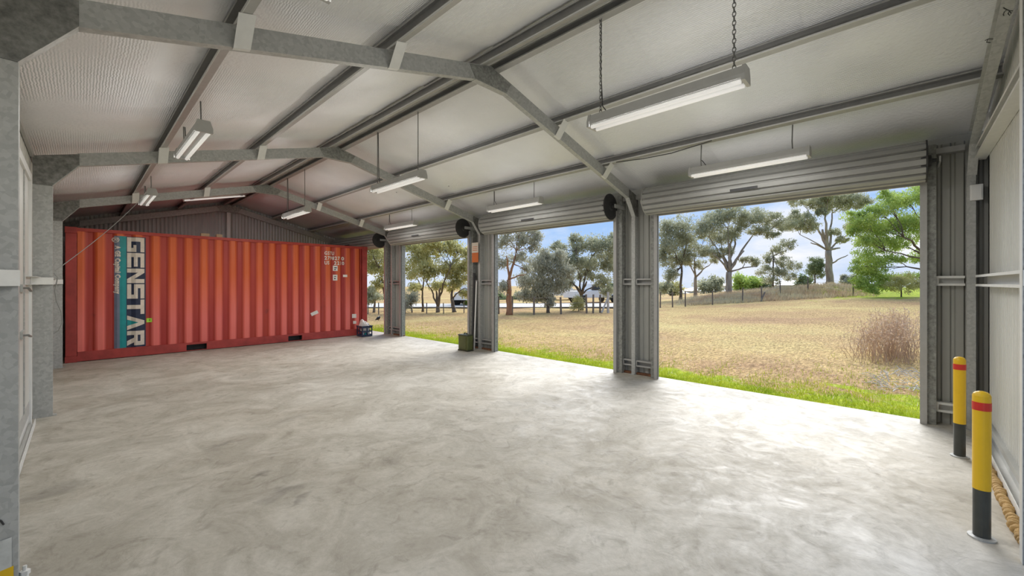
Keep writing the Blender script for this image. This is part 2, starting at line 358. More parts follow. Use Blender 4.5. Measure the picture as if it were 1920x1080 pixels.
def tag(o, label=None, cat=None, group=None, kind=None):
    if label: o['label'] = label
    if cat: o['category'] = cat
    if group: o['group'] = group
    if kind: o['kind'] = kind
    return o
def thing(name, label, cat, loc=(0, 0, 0), group=None):
    o = bpy.data.objects.new(name, None); COL.objects.link(o); o.location = loc; o.empty_display_size = .2
    return tag(o, label, cat, group)
def fast_mesh(name, verts, faces_n, m, parent=None, smooth=False):
    """verts (k*faces_n,3) numpy, every faces_n consecutive verts form one face"""
    me = bpy.data.meshes.new(name); nv = len(verts); nf = nv//faces_n
    me.vertices.add(nv); me.vertices.foreach_set('co', verts.astype(np.float32).ravel())
    me.loops.add(nv); me.loops.foreach_set('vertex_index', np.arange(nv, dtype=np.int32))
    me.polygons.add(nf); me.polygons.foreach_set('loop_start', np.arange(0, nv, faces_n, dtype=np.int32)); me.polygons.foreach_set('loop_total', np.full(nf, faces_n, dtype=np.int32))
    me.update(calc_edges=True); me.materials.append(m)
    o = bpy.data.objects.new(name, me); COL.objects.link(o)
    if parent is not None:
        o.parent = parent; o.location = tuple(-c for c in parent.location)
    return o

# ------------------------------------------------------------------ shed dimensions
XL, XR, XM = -.2137, 6.324, 3.055
OUT, OUTR = .150, .105                                    # depth of columns
YF = [-.535, 3.216, 7.03, 10.90, 14.50]       # near face of each portal frame
FW = .065                                     # flange width
TH = 14.75
def zbot(x): return 2.8956+.2628*(min(x, 2*XM-x)-0.0) if abs(x-XM) > .226 else 3.634
def ztop(x): return 3.049+.2635*(min(x, 2*XM-x)-.017)
def zfoil(x): return ztop(x)+.148
YBACK, YEND, XWL, XWR = 14.72, -.60, -.385, 6.47
PURL = [XM-2.305, XM-1.17, XM+1.17, XM+2.305]
PN = ['lower purlin of the left slope', 'upper purlin of the left slope', 'upper purlin of the right slope', 'lower purlin of the right slope above the roller doors']
DOORS = [(-.145, 2.83), (3.56, 6.53), (7.38, 10.33), (11.22, 14.2)]
SILL = 6.36

# ------------------------------------------------------------------ ground outside
def gz(x, y):
    dep = x*DV[0]+y*DV[1]; lat = x*RV[0]+y*RV[1]
    dep_ = np.maximum(dep, .5); u = 960+FPX*lat/dep_
    u = np.where(dep < .5, 1800., u)
    sm = lambda a, b, t: (lambda q: q*q*(3-2*q))(np.clip((t-a)/(b-a), 0, 1))
    z28 = np.interp(u, [690, 1180, 1290, 1500, 1600, 1740], [-.12, -.12, -.02, .38, .58, .66])
    bank = np.interp(u, [690, 1240, 1340, 1420, 1560, 1605, 1650, 1800], [0, 0, .40, .62, .86, .55, .22, .3])
    z = -.06+(z28+.06)*sm(7, 28, dep)+bank*sm(28, 32.5, dep)
    z = z-.015*np.clip(dep-36, 0, 40)*(bank > .05)
    z = z+.025*np.sin(x*1.7+y*.6)*np.sin(y*1.3-x*.4)*sm(6.6, 9, x)*1.0
    return z
def build_ground():
    xs = np.concatenate([np.arange(-60, 6.3, 6), [SILL-.03], np.arange(6.6, 30, .3), np.arange(30, 60, .8), np.arange(60, 180, 6)])
    ys = np.concatenate([np.arange(-60, -4, 5), np.arange(-4, 32, .3), np.arange(32, 60, .9), np.arange(60, 180, 6)])
    X, Y = np.meshgrid(xs, ys, indexing='ij'); Z = gz(X, Y)
    Z[X < 6.4] = -.075
    nx, ny = len(xs), len(ys)
    v = np.stack([X, Y, Z], -1).reshape(-1, 3)
    i = np.arange((nx-1)*(ny-1)); a = (i//(ny-1))*ny+i % (ny-1)
    me = bpy.data.meshes.new('ground'); me.from_pydata(v.tolist(), [], np.stack([a, a+ny, a+ny+1, a+1], -1).tolist())
    me.polygons.foreach_set('use_smooth', [True]*len(me.polygons))
    at = me.attributes.new('lush', 'FLOAT', 'POINT')
    dep = v[:, 0]*DV[0]+v[:, 1]*DV[1]; lat = v[:, 0]*RV[0]+v[:, 1]*RV[1]; u = 960+FPX*lat/np.maximum(dep, .5)
    lush = np.clip(1.05-(v[:, 0]-6.3)/1.8*(1-.45*np.clip((2-v[:, 1])/3, 0, 1)), -.2, 1)
    lush = np.where(v[:, 0] < 6.3, -.2, lush)
    far = np.clip((dep-22)/6, 0, 1)*np.clip((u-1450)/220, 0, 1); lush = np.maximum(lush, far*1.1-.15)
    at.data.foreach_set('value', lush.astype(np.float32))
    me.materials.append(M['ground']); o = bpy.data.objects.new('ground', me); COL.objects.link(o); tag(o, kind='structure')
build_ground()
b = MB(); b.box((-8, -14, -.09), (12, YEND-.05, -.05)); tag(b.build('bounce_apron', M['apron']), kind='structure')  # pale apron added out of view to bounce daylight inside

# ------------------------------------------------------------------ floor slab
b = MB()
poly = [(XWL-.02, YEND-.02), (SILL+.10, YEND-.02), (SILL+.10, YBACK+.05), (XWL-.02, YBACK+.05)]
b.xy(poly, -.12, 0); tag(b.build('floor', M['concrete']), kind='structure')

# ------------------------------------------------------------------ corrugated sheets
def prof_pts(a0, a1, pitch, depth, shape='trap'):
    """polyline (along, offset) of a corrugated sheet"""
    p = []; a = a0
    if shape == 'sine':
        n = int((a1-a0)/pitch*6)
        return [(a0+(a1-a0)*i/n, depth*.5*(1+math.sin(2*PI*(a1-a0)*i/n/pitch))) for i in range(n+1)]
    while a < a1-1e-6:
        for fa, d in ((0, 0), (.30, 0), (.42, depth), (.62, depth), (.74, 0)):
            q = a+fa*pitch
            if q <= a1: p.append((q, d))
        a += pitch
    p.append((a1, 0)); return p
def sheet_x(name, x, y0, y1, z0, z1, m, parent, pitch=.10, depth=.018, shape='trap', sgn=1):
    p = prof_pts(y0, y1, pitch, depth, shape); b = MB()
    for k in range(len(p)-1):
        (a, d), (c, e) = p[k], p[k+1]
        b.ext([(x+sgn*d, a, z0), (x+sgn*e, c, z0), (x+sgn*e, c, z1), (x+sgn*d, a, z1)], (.0025*sgn, 0, 0))
    return b.build(name, m, parent)
def sheet_y(name, y, x0, x1, z0, ztopf, m, parent, pitch=.10, depth=.018, shape='trap', sgn=1):
    p = prof_pts(x0, x1, pitch, depth, shape); b = MB()
    zf = ztopf if callable(ztopf) else (lambda x: ztopf)
    o = 0; vs = []; fs = []
    for (a, d) in p: vs += [(a, y+sgn*d, z0), (a, y+sgn*d, zf(a))]
    for k in range(len(p)-1): fs.append((2*k, 2*k+2, 2*k+3, 2*k+1))
    b.add(vs, fs)
    o = b.build(name, m, parent, recalc=False); sl = o.modifiers.new('thick', 'SOLIDIFY'); sl.thickness = .003; return o

# walls -------------------------------------------------------------
# right wall: header above the doors, piers between them
b = MB(); b.box((XWR, YEND, 2.62), (XWR+.02, YBACK, 3.15))
wr = tag(b.build('wall_right', M['sheet']), kind='structure')
piers = [(YEND-.03, -.17), (2.86, 3.53), (6.56, 7.35), (10.36, 11.19), (14.23, 14.70)]
for k, (a, c) in enumerate(piers):
    if k in (1, 2, 3):
        mid = YF[k]+.03
        sheet_x('wall_sheet', XWR-.035, a, mid, -.02, 3.0, M['sheet'], wr); sheet_x('wall_sheet', XWR-.035, mid, c, -.02, 3.0, M['sheet'], wr)
    else:
        sheet_x('wall_sheet', XWR-.035, a, c, -.02, 3.02, M['sheet'], wr)
    # posts either side of the opening and girts between posts and column
    spans = []
    if k == 0: posts = [(-.25, -.17)]; spans = [(-.46, -.25)]
    elif k == 4: posts = [(14.23, 14.31)]
    else: posts = [(a, a+.075), (c-.085, c)]; spans = [(a+.075, YF[k]-.005), (YF[k]+FW+.005, c-.085)]
    for (p0, p1) in posts:
        b = MB(); b.box((XWR-.165, p0, 0), (XWR-.155, p1, 3.0)); b.box((XWR-.165, p0, 0), (XWR-.04, p0+.006, 3.0)); b.box((XWR-.165, p1-.006, 0), (XWR-.04, p1, 3.0))
        b.build('door_post', M['spangle'], wr)
    for (g0, g1) in spans:
        for zc in (1.54, .19):
            b = MB(); h = .052
            b.box((XWR-.05, g0, zc-h), (XWR-.045, g1, zc+h)); b.box((XWR-.125, g0, zc+h-.006), (XWR-.05, g1, zc+h)); b.box((XWR-.125, g0, zc-h), (XWR-.05, g1, zc-h+.006))
            b.box((XWR-.125, g0, zc+h-.024), (XWR-.121, g1, zc+h)); b.box((XWR-.125, g0, zc-h), (XWR-.121, g1, zc-h+.024))
            b.box((XWR-.125, g1-.02, zc-h), (XWR-.12, g1, zc+h))
            b.build('girt', M['brace'] if k == 0 else M['purlin'], wr)
    if k in (1, 2, 3):
        b = MB(); b.box((XWR-.10, a, 0), (XWR-.04, c, .035)); b.build('bottom_plate', M['rust'], wr)
        b = MB(); b.box((XWR-.13, a, 2.90), (XWR-.04, YF[k]-.004, 2.96)); b.box((XWR-.13, YF[k]+FW+.004, 2.90), (XWR-.04, c, 2.96)); b.build('eave_channel', M['purlin'], wr)
b = MB(); b.box((XWR-.13, -.46, 2.90), (XWR-.04, -.17, 2.96)); b.build('eave_channel', M['purlin'], wr)
# left wall
wl = MB(); wl.box((XWL-.03, YEND, -.02), (XWL-.02, YBACK, 3.15)); wl = tag(wl.build('wall_left', M['palesheet']), kind='structure')
y = YEND
while y < YBACK-.1:
    y2 = min(y+.8, YBACK); 
    if not (3.0 < y < 6.7): sheet_x('wall_sheet', XWL, y, y2, 0, 3.03, M['palesheet'], wl, pitch=.19, depth=.018, sgn=-1)
    else: sheet_x('wall_sheet', XWL, y, y2, 2.66, 3.03, M['palesheet'], wl, pitch=.19, depth=.018, sgn=-1)
    y = y2
for k in range(4):
    for zc in ((1.54,) if k != 1 else ()):
        b = MB(); b.box((XWL+.005, YF[k]+FW+.01, zc-.05), (XWL+.10, YF[k+1]-.01, zc-.044)); b.box((XWL+.005, YF[k]+FW+.01, zc+.044), (XWL+.10, YF[k+1]-.01, zc+.05)); b.box((XWL+.005, YF[k]+FW+.01, zc-.05), (XWL+.01, YF[k+1]-.01, zc+.05))
        b.build('girt', M['brace'], wl)
    b = MB(); b.box((XWL+.005, YF[k]+FW+.01, 2.92), (XWL+.03, YF[k+1]-.01, 2.97)); b.build('eave_channel', M['purlin'], wl)
# side door in the left wall
DY0, DY1 = 3.45, 6.72
b = MB(); b.box((XWL-.006, DY0, .26), (XWL+.012, DY1, 2.60)); d1 = tag(b.build('door_1', M['palesheet']), kind='structure')
b = MB(); b.box((XWL-.006, DY0-.1, 0), (XWL+.03, DY0, 2.66)); b.box((XWL-.006, DY1, 0), (XWL+.03, DY1+.08, 2.66)); b.box((XWL-.006, DY0-.1, 2.60), (XWL+.03, DY1+.08, 2.68)); b.build('door_frame', M['white'], d1)
for yy in (4.3, 5.2, 6.1):
    b = MB(); b.box((XWL+.012, yy, .26), (XWL+.022, yy+.03, 2.60)); b.build('door_rib', M['galv'], d1)
b = MB(); b.box((XWL-.004, DY0, .13), (XWL+.016, DY1, .26)); b.build('kick_plate', M['galv'], d1)
b = MB(); b.box((XWL+.0, DY0, .005), (XWL+.06, DY1, .02)); b.box((XWL+.0, DY0, .02), (XWL+.012, DY1, .13)); b.box((XWL+.054, DY0, .02), (XWL+.06, DY1, .07)); b.build('bottom_rail', M['brace'], d1)
for zz in (1.47, 1.04):
    b = MB(); b.box((XWL+.012, 5.78, zz-.035), (XWL+.03, 6.02, zz+.035)); lb = b.build('latch', M['galv'], d1)
    b = MB(); b.tube([(XWL+.03, 5.80, zz), (XWL+.06, 5.80, zz), (XWL+.065, 5.9, zz-.02), (XWL+.065, 6.0, zz-.03)], .010, 6); x = b.build('latch_bolt', M['chain'], lb)
b = MB(); b.box((XWL+.015, 6.22, 1.50), (XWL+.085, 6.98, 1.505)); b.box((XWL+.015, 6.22, 1.58), (XWL+.085, 6.98, 1.585)); b.box((XWL+.015, 6.22, 1.505), (XWL+.02, 6.98, 1.58)); b.build('girt', M['brace'], wl)
# back wall
wb = MB(); wb.xz([(XWL, -.02), (XWR, -.02), (XWR, zfoil(XWR)+.07), (XM, zfoil(XM)+.07), (XWL, zfoil(XWL)+.07)], YBACK+.03, YBACK+.04); wb = tag(wb.build('wall_back', M['darksheet']), kind='structure')
xx = XWL
while xx < XWR-.05:
    x2 = min(xx+.762, XWR); sheet_y('wall_sheet', YBACK, xx, x2, 0, lambda x: zfoil(x)-.03, M['darksheet'], wb, pitch=.085, depth=.022, shape='sine'); xx = x2
b = MB(); b.box((XM-.045, 14.54, 2.0), (XM+.045, 14.69, 3.62)); b.build('wall_mullion', M['brace'], wb)
b = MB(); b.box((XWL+.05, 14.63, 2.38), (XM-.06, 14.70, 2.48)); b.box((XM+.06, 14.63, 2.38), (XWR-.1, 14.70, 2.48)); b.build('girt', M['purlin'], wb)
# near end wall (beside and above the opening the picture is taken from)
XO = 3.62
wf = MB(); wf.xz([(XWL, 2.72), (XO-.02, 2.72), (XO-.02, 3.0), (XWR, zfoil(XWR)+.07), (XM, zfoil(XM)+.07), (XWL, zfoil(XWL)+.07)], YEND-.05, YEND-.04); wf = tag(wf.build('wall_front', M['palesheet']), kind='structure')
xx = XO
while xx < XWR-.35:
    x2 = min(xx+.60, 6.12); sheet_y('wall_sheet', YEND-.005, xx, x2, .17, lambda x: zfoil(x)-.03, M['palesheet'], wf, pitch=.06, depth=.012, shape='trap', sgn=-1); xx = x2
    if x2 >= 6.11: break
sheet_y('wall_sheet', YEND-.03, 6.12, XWR, -.02, lambda x: zfoil(x)-.03, M['dark'], wf, pitch=.1, depth=.012, sgn=-1)  # dark colour puts in the shade of the gap behind the corner column
b = MB(); h = .055
for (zc, x1) in ((1.54, 6.16), (2.82, 6.3)):
    b = MB()
    b.box((XO+.04, YEND+.0, zc-h), (x1, YEND+.006, zc+h)); b.box((XO+.04, YEND, zc+h-.005), (x1, YEND+.085, zc+h)); b.box((XO+.04, YEND, zc-h), (x1, YEND+.085, zc-h+.005))
    b.box((XO+.04, YEND+.08, zc+h-.022), (x1, YEND+.085, zc+h)); b.box((XO+.04, YEND+.08, zc-h), (x1, YEND+.085, zc-h+.022))
    b.build('girt', M['brace'], wf)
b = MB(); b.box((XO+.03, YEND-.01, .14), (6.15, YEND+.03, .19)); b.build('sheet_foot_trim', M['sheet'], wf)
b = MB(); b.box((XO+.03, YEND+.0, .015), (6.15, YEND+.075, .02)); b.box((XO+.03, YEND-.02, .015), (6.15, YEND+.0, .14)); b.box((XO+.03, YEND+.07, .015), (6.15, YEND+.075, .085)); b.build('bottom_channel', M['brace'], wf)
# foam bead under the wall channel: one lumpy strip
b = MB(); xx = XO+.10
while xx < 5.9:
    r = random.uniform(.022, .036); seg = 10
    b.lathe([(r*.25, -r*.62), (r*.8, -r*.42), (r, 0), (r*.8, r*.42), (r*.25, r*.62)], (xx, YEND+.105+random.uniform(-.008, .008), .026), seg, 'X')
    xx += r*1.15
tag(b.build('foam_seal', M['foam'], smooth=True), 'lumpy tan foam bead along the floor under the pale end wall', 'foam seal')

# ------------------------------------------------------------------ roof lining
def roof():
    root = MB()
    for s in (0, 1):
        xs = [XWL-.1, XM] if s == 0 else [XM, XWR+.1]
        z = [zfoil(x)+.06 for x in xs]
        root.xz([(xs[0], z[0]), (xs[1], z[1]), (xs[1], z[1]+.03), (xs[0], z[0]+.03)], YEND-.1, YBACK+.1)
    root = tag(root.build('ceiling', M['sheet']), kind='structure')
    sup = [XWL, .75, 1.885, XM]
    for s in (0, 1):
        y = YEND-.04; k = 0
        while y < YBACK:
            y2 = min(y+1.22, YBACK+.04)
            nx, ny = 40, 8; vs = []; fs = []
            sg = random.uniform(.7, 1.3)
            for i in range(nx+1):
                x = XWL+(XM-.03-XWL)*i/nx
                for j in range(ny+1):
                    yy = y+(y2+.03-y)*j/ny
                    q = max(t for t in range(3) if x >= sup[t]-1e-6); f = (x-sup[q])/(sup[q+1]-sup[q])
                    sag = .030*sg*math.sin(PI*f)**.8*(1 if s == 0 else .55)
                    lap = -.014*(j/ny)
                    z = zfoil(x)-sag+lap+.003*math.sin(yy*9+x*3+k)
                    X = x if s == 0 else 2*XM-x
                    vs.append((X, yy, z))
            for i in range(nx):
                for j in range(ny):
                    a = i*(ny+1)+j; fs.append((a, a+1, a+ny+2, a+ny+1))
            b = MB(); b.add(vs, fs); o = b.build('insulation_sheet', M['foil'], root, smooth=True, recalc=False)
            y = y2; k += 1
    return root
roof()

# ------------------------------------------------------------------ portal frames
def frame(k, label, back=False):
    Y = YF[k]; root = thing('portal_frame', label, 'steel frame', (XM, Y, 0), 'galvanised portal frames across the shed')
    t = .006
    mir = lambda p: [(2*XM-q[0], q[1]) for q in p]
    y1 = Y+FW
    for s in (0, 1):
        m_ = (lambda p: p) if s == 0 else mir
        ox = XL-(OUT if s == 0 else OUTR)
        # column: web, inner flange, outer flange, lips
        b = MB()
        b.xz(m_([(ox, 0), (XL, 0), (XL, 2.66), (ox, 2.66)]), Y, Y+t)
        b.xz(m_([(XL-t, 0), (XL+.001, 0), (XL+.001, 2.64), (XL-t, 2.64)]), Y+.001, y1)
        b.xz(m_([(ox, 0), (ox+t, 0), (ox+t, 2.8), (ox, 2.8)]), Y, y1)
        b.xz(m_([(XL-.02, 0), (XL, 0), (XL, 2.62), (XL-.02, 2.62)]), y1-.004, y1)
        b.build('column', M['galv'], root)
        # base plate
        b = MB(); b.xy(m_([(ox-.0, Y+.01), (XL+.03, Y+.01), (XL+.03, y1+.03), (ox-.0, y1+.03)]), 0, .008); b.build('base_plate', M['galv'], root)
        # rafter: from knee to apex
        xa, xb = XL+.2107, 2.83
        b = MB()
        bl = [(ox, zbot(0)+.2628*ox+.0), (xb, 3.634)]
        top = [(XM, ztop(XM)), (ox, ztop(ox))]
        b.xz(m_([(-.02, zbot(-.02)), (xb, 3.634), (XM, 3.634), (XM, ztop(XM)), (-.02, ztop(-.02))]), Y, Y+t)
        b.xz(m_([(xa, 2.8946), (xb, 3.633), (xb, 3.634+t), (xa, 2.8956+t)]), Y+.001, y1)
        b.xz(m_([(-.02, ztop(-.02)-t), (XM, ztop(XM)-t), (XM, ztop(XM)+.001), (-.02, ztop(-.02)+.001)]), Y+.001, y1)
        b.build('rafter', M['galv'], root)
        # knee gusset with its bright folded edge
        b = MB(); g = [(ox, 2.622), (XL, 2.622), (xa, 2.8956), (xa+.0, ztop(xa)-.01), (ox, ztop(ox)-.01)]
        b.xz(m_(g), Y-.006, Y-.0005); b.build('knee_gusset', M['knee'], root)
        b = MB(); b.xz(m_([(XL, 2.622), (xa, 2.8956), (xa-.004, 2.8956+.006), (XL-.004, 2.628)]), Y-.006, y1); b.build('knee_flange', M['galv'], root)
    b = MB(); b.xz([(2.83, 3.634), (2*XM-2.83, 3.634), (2*XM-2.75, ztop(2.75)-.01), (XM, ztop(XM)-.012), (2.75, ztop(2.75)-.01)], Y-.006, Y-.0005); b.build('apex_gusset', M['spangle'], root)
    b = MB(); b.xz([(2.83, 3.634), (2*XM-2.83, 3.634), (2*XM-2.83, 3.628), (2.83, 3.628)], Y-.006, y1); b.build('apex_flange', M['galv'], root)
    # fly braces: bent plates from the rafter's lower edge to each purlin, and from columns to the girts
    if k > 0 and not back:
        for px in PURL:
            b = MB(); zb = zbot(px); zt = ztop(px)+.02; sl = .2628*(1 if px < XM else -1); hw = .05
            A = [(px-hw, Y-.004, zb-sl*hw-.005), (px+hw, Y-.004, zb+sl*hw-.005), (px+hw, Y-.135, zt+sl*hw), (px-hw, Y-.135, zt-sl*hw)]
            b.ext(A, (0, -.003, -.003)); b.ext([A[0], A[1], tuple(Vector(A[1])+Vector((0, .03, -.002))), tuple(Vector(A[0])+Vector((0, .03, -.002)))], (0, 0, -.003))
            fb = b.build('fly_brace', M['brace'], root)
            b = MB(); b.lathe([(.010, 0), (.010, .010), (.006, .014)], (px, Y-.03, zb-.0), 6, 'Z'); b.build('bolt', M['galv'], fb)
        b = MB(); A = [(XL+.004, Y-.004, 1.50), (XL+.004, Y-.004, 1.58), (XL-OUT-.005, Y-.13, 1.58), (XL-OUT-.005, Y-.13, 1.50)]
        b.ext(A, (.003, -.003, 0)); b.build('fly_brace', M['brace'], root)
    return root
FR = []
frame(0, 'end portal frame right beside the pale end wall, only its right knee in view')
frame(1, 'nearest full portal frame, with large speckled knee and apex plates')
frame(2, 'second portal frame, between first and second pairs of hanging lights')
frame(3, 'third portal frame, just in front of the red container')
frame(4, 'last portal frame against the corrugated back wall behind the container', True)
# purlins -----------------------------------------------------------------
def purlin(x, zb, label, lean, width=.06, group='roof purlins running the length of the shed', name='purlin'):
    """lipped channel open to the left, on the slope"""
    root = MB(); t = .004; h = .10; y0, y1 = YEND-.02, YBACK
    a = math.atan(.2635)*lean
    def R(p): return (x+p[0]*math.cos(a)-p[1]*math.sin(a), zb+p[0]*math.sin(a)+p[1]*math.cos(a))
    for r in ([(-width/2, 0), (width/2, 0), (width/2, t), (-width/2, t)], [(width/2-t, 0), (width/2, 0), (width/2, h), (width/2-t, h)],
              [(-width/2, h-t), (width/2, h-t), (width/2, h), (-width/2, h)], [(-width/2, 0), (-width/2+t, 0), (-width/2+t, .016), (-width/2, .016)], [(-width/2, h-.016), (-width/2+t, h-.016), (-width/2+t, h), (-width/2, h)]):
        root.m = 1 if r[0][0] < 0 and r[1][0] < 0 and r[2][1] < .05 else 0  # lower lip in bright zinc: edge highlight painted into the colour
        root.xz([R(p) for p in r], y0, y1)
    return tag(root.build(name, [M['purlin'], M['brace']], origin=(x, 7, zb)), label, 'purlin', group)
for px, nm in zip(PURL, PN): purlin(px, ztop(px)+.02, 'long grey steel '+nm, 1 if px < XM else -1)
purlin(XM-.115, 3.815, 'left one of the two close ridge purlins at the roof peak', 1)
purlin(XM+.075, 3.815, 'right one of the two close ridge purlins, lights hang from it', -1)
# ------------------------------------------------------------------ roller doors
def roller(k, label):
    y0, y1 = DOORS[k]; xc, zc, R = 6.085, 2.785, .205
    root = thing('roller_door', label, 'roller door', (xc, (y0+y1)/2, 0), 'rolled up doors along the right wall')
    ya, yb = y0-.03, y1+.06
    n = 240; rb = 15; b = MB(); vs = []; fs = []
    for yy in (ya, yb):
        for i in range(n):
            t = 2*PI*i/n; q = math.cos(t*rb); r = R+.006-(.030*min(1, (-q-.55)/.25) if q < -.55 else 0)
            vs.append((xc+r*math.cos(t), yy, zc+r*math.sin(t)))
    for i in range(n): fs.append((i, (i+1) % n, n+(i+1) % n, n+i))
    b.add(vs, fs); b.build('curtain_roll', M['curtain'], root)
    for yy, s in ((ya, 1), (yb, -1)):
        b = MB(); b.lathe([(R+.012, 0), (R+.012, .012*s), (R-.012, .014*s), (R-.02, .05*s), (.05, .05*s)], (xc, yy, zc), 40, 'Y'); b.build('drum_end', M['curtain'] if s < 0 else M['dark'], root)
        b = MB(); b.lathe([(R-.022, 0), (R-.03, -.004*s), (.06, -.004*s), (.055, -.03*s), (.02, -.035*s), (.018, -.07*s)], (xc, yy, zc), 24, 'Y'); hub = b.build('drum_wheel', M['dark'], root)
        b = MB(); b.box((xc-.03, yy-.10*s, zc-.03), (XWR-.10, yy-.085*s, zc+.03)); b.build('axle_bracket', M['galv'], root)
    # hanging end of the curtain, bottom bar
    b = MB(); b.box((6.278, y0+.03, 2.60), (6.288, y1-.03, zc)); b.build('curtain_tail', M['curtain'], root)
    b = MB(); b.box((6.265, y0+.02, 2.575), (6.30, y1-.02, 2.625)); b.build('bottom_bar', M['sheet'], root)
    for yy, s in ((y0, 1), (y1, -1)):
        b = MB(); b.box((6.255, yy-.035*s, 0), (6.30, yy-.03*s, 2.74)); b.box((6.255, yy-.03*s, 0), (6.26, yy+.02*s, 2.74)); b.box((6.298, yy-.03*s, 0), (6.303, yy+.02*s, 2.74)); b.build('guide_rail', M['purlin'], root)
    # small printed maker plate on the roll
    t = math.radians(196); ym = (y0+y1)/2+.15
    p = Vector((xc+(R+.012)*math.cos(t), ym, zc+(R+.012)*math.sin(t)))
    b = MB(); b.ext([p+Vector((0, -.16, -.015)), p+Vector((0, .16, -.015)), p+Vector((-.002, .16, .018)), p+Vector((-.002, -.16, .018))], (-.002, 0, 0)); b.build('dark_maker_plate', M['dark'], root)
roller(0, 'nearest and widest rolled up roller door above the right opening')
roller(1, 'rolled up roller door above the middle opening with the orange-trunked gum outside')
roller(2, 'rolled up roller door above the opening behind the olive green case')
roller(3, 'farthest rolled up roller door, partly behind the red container')

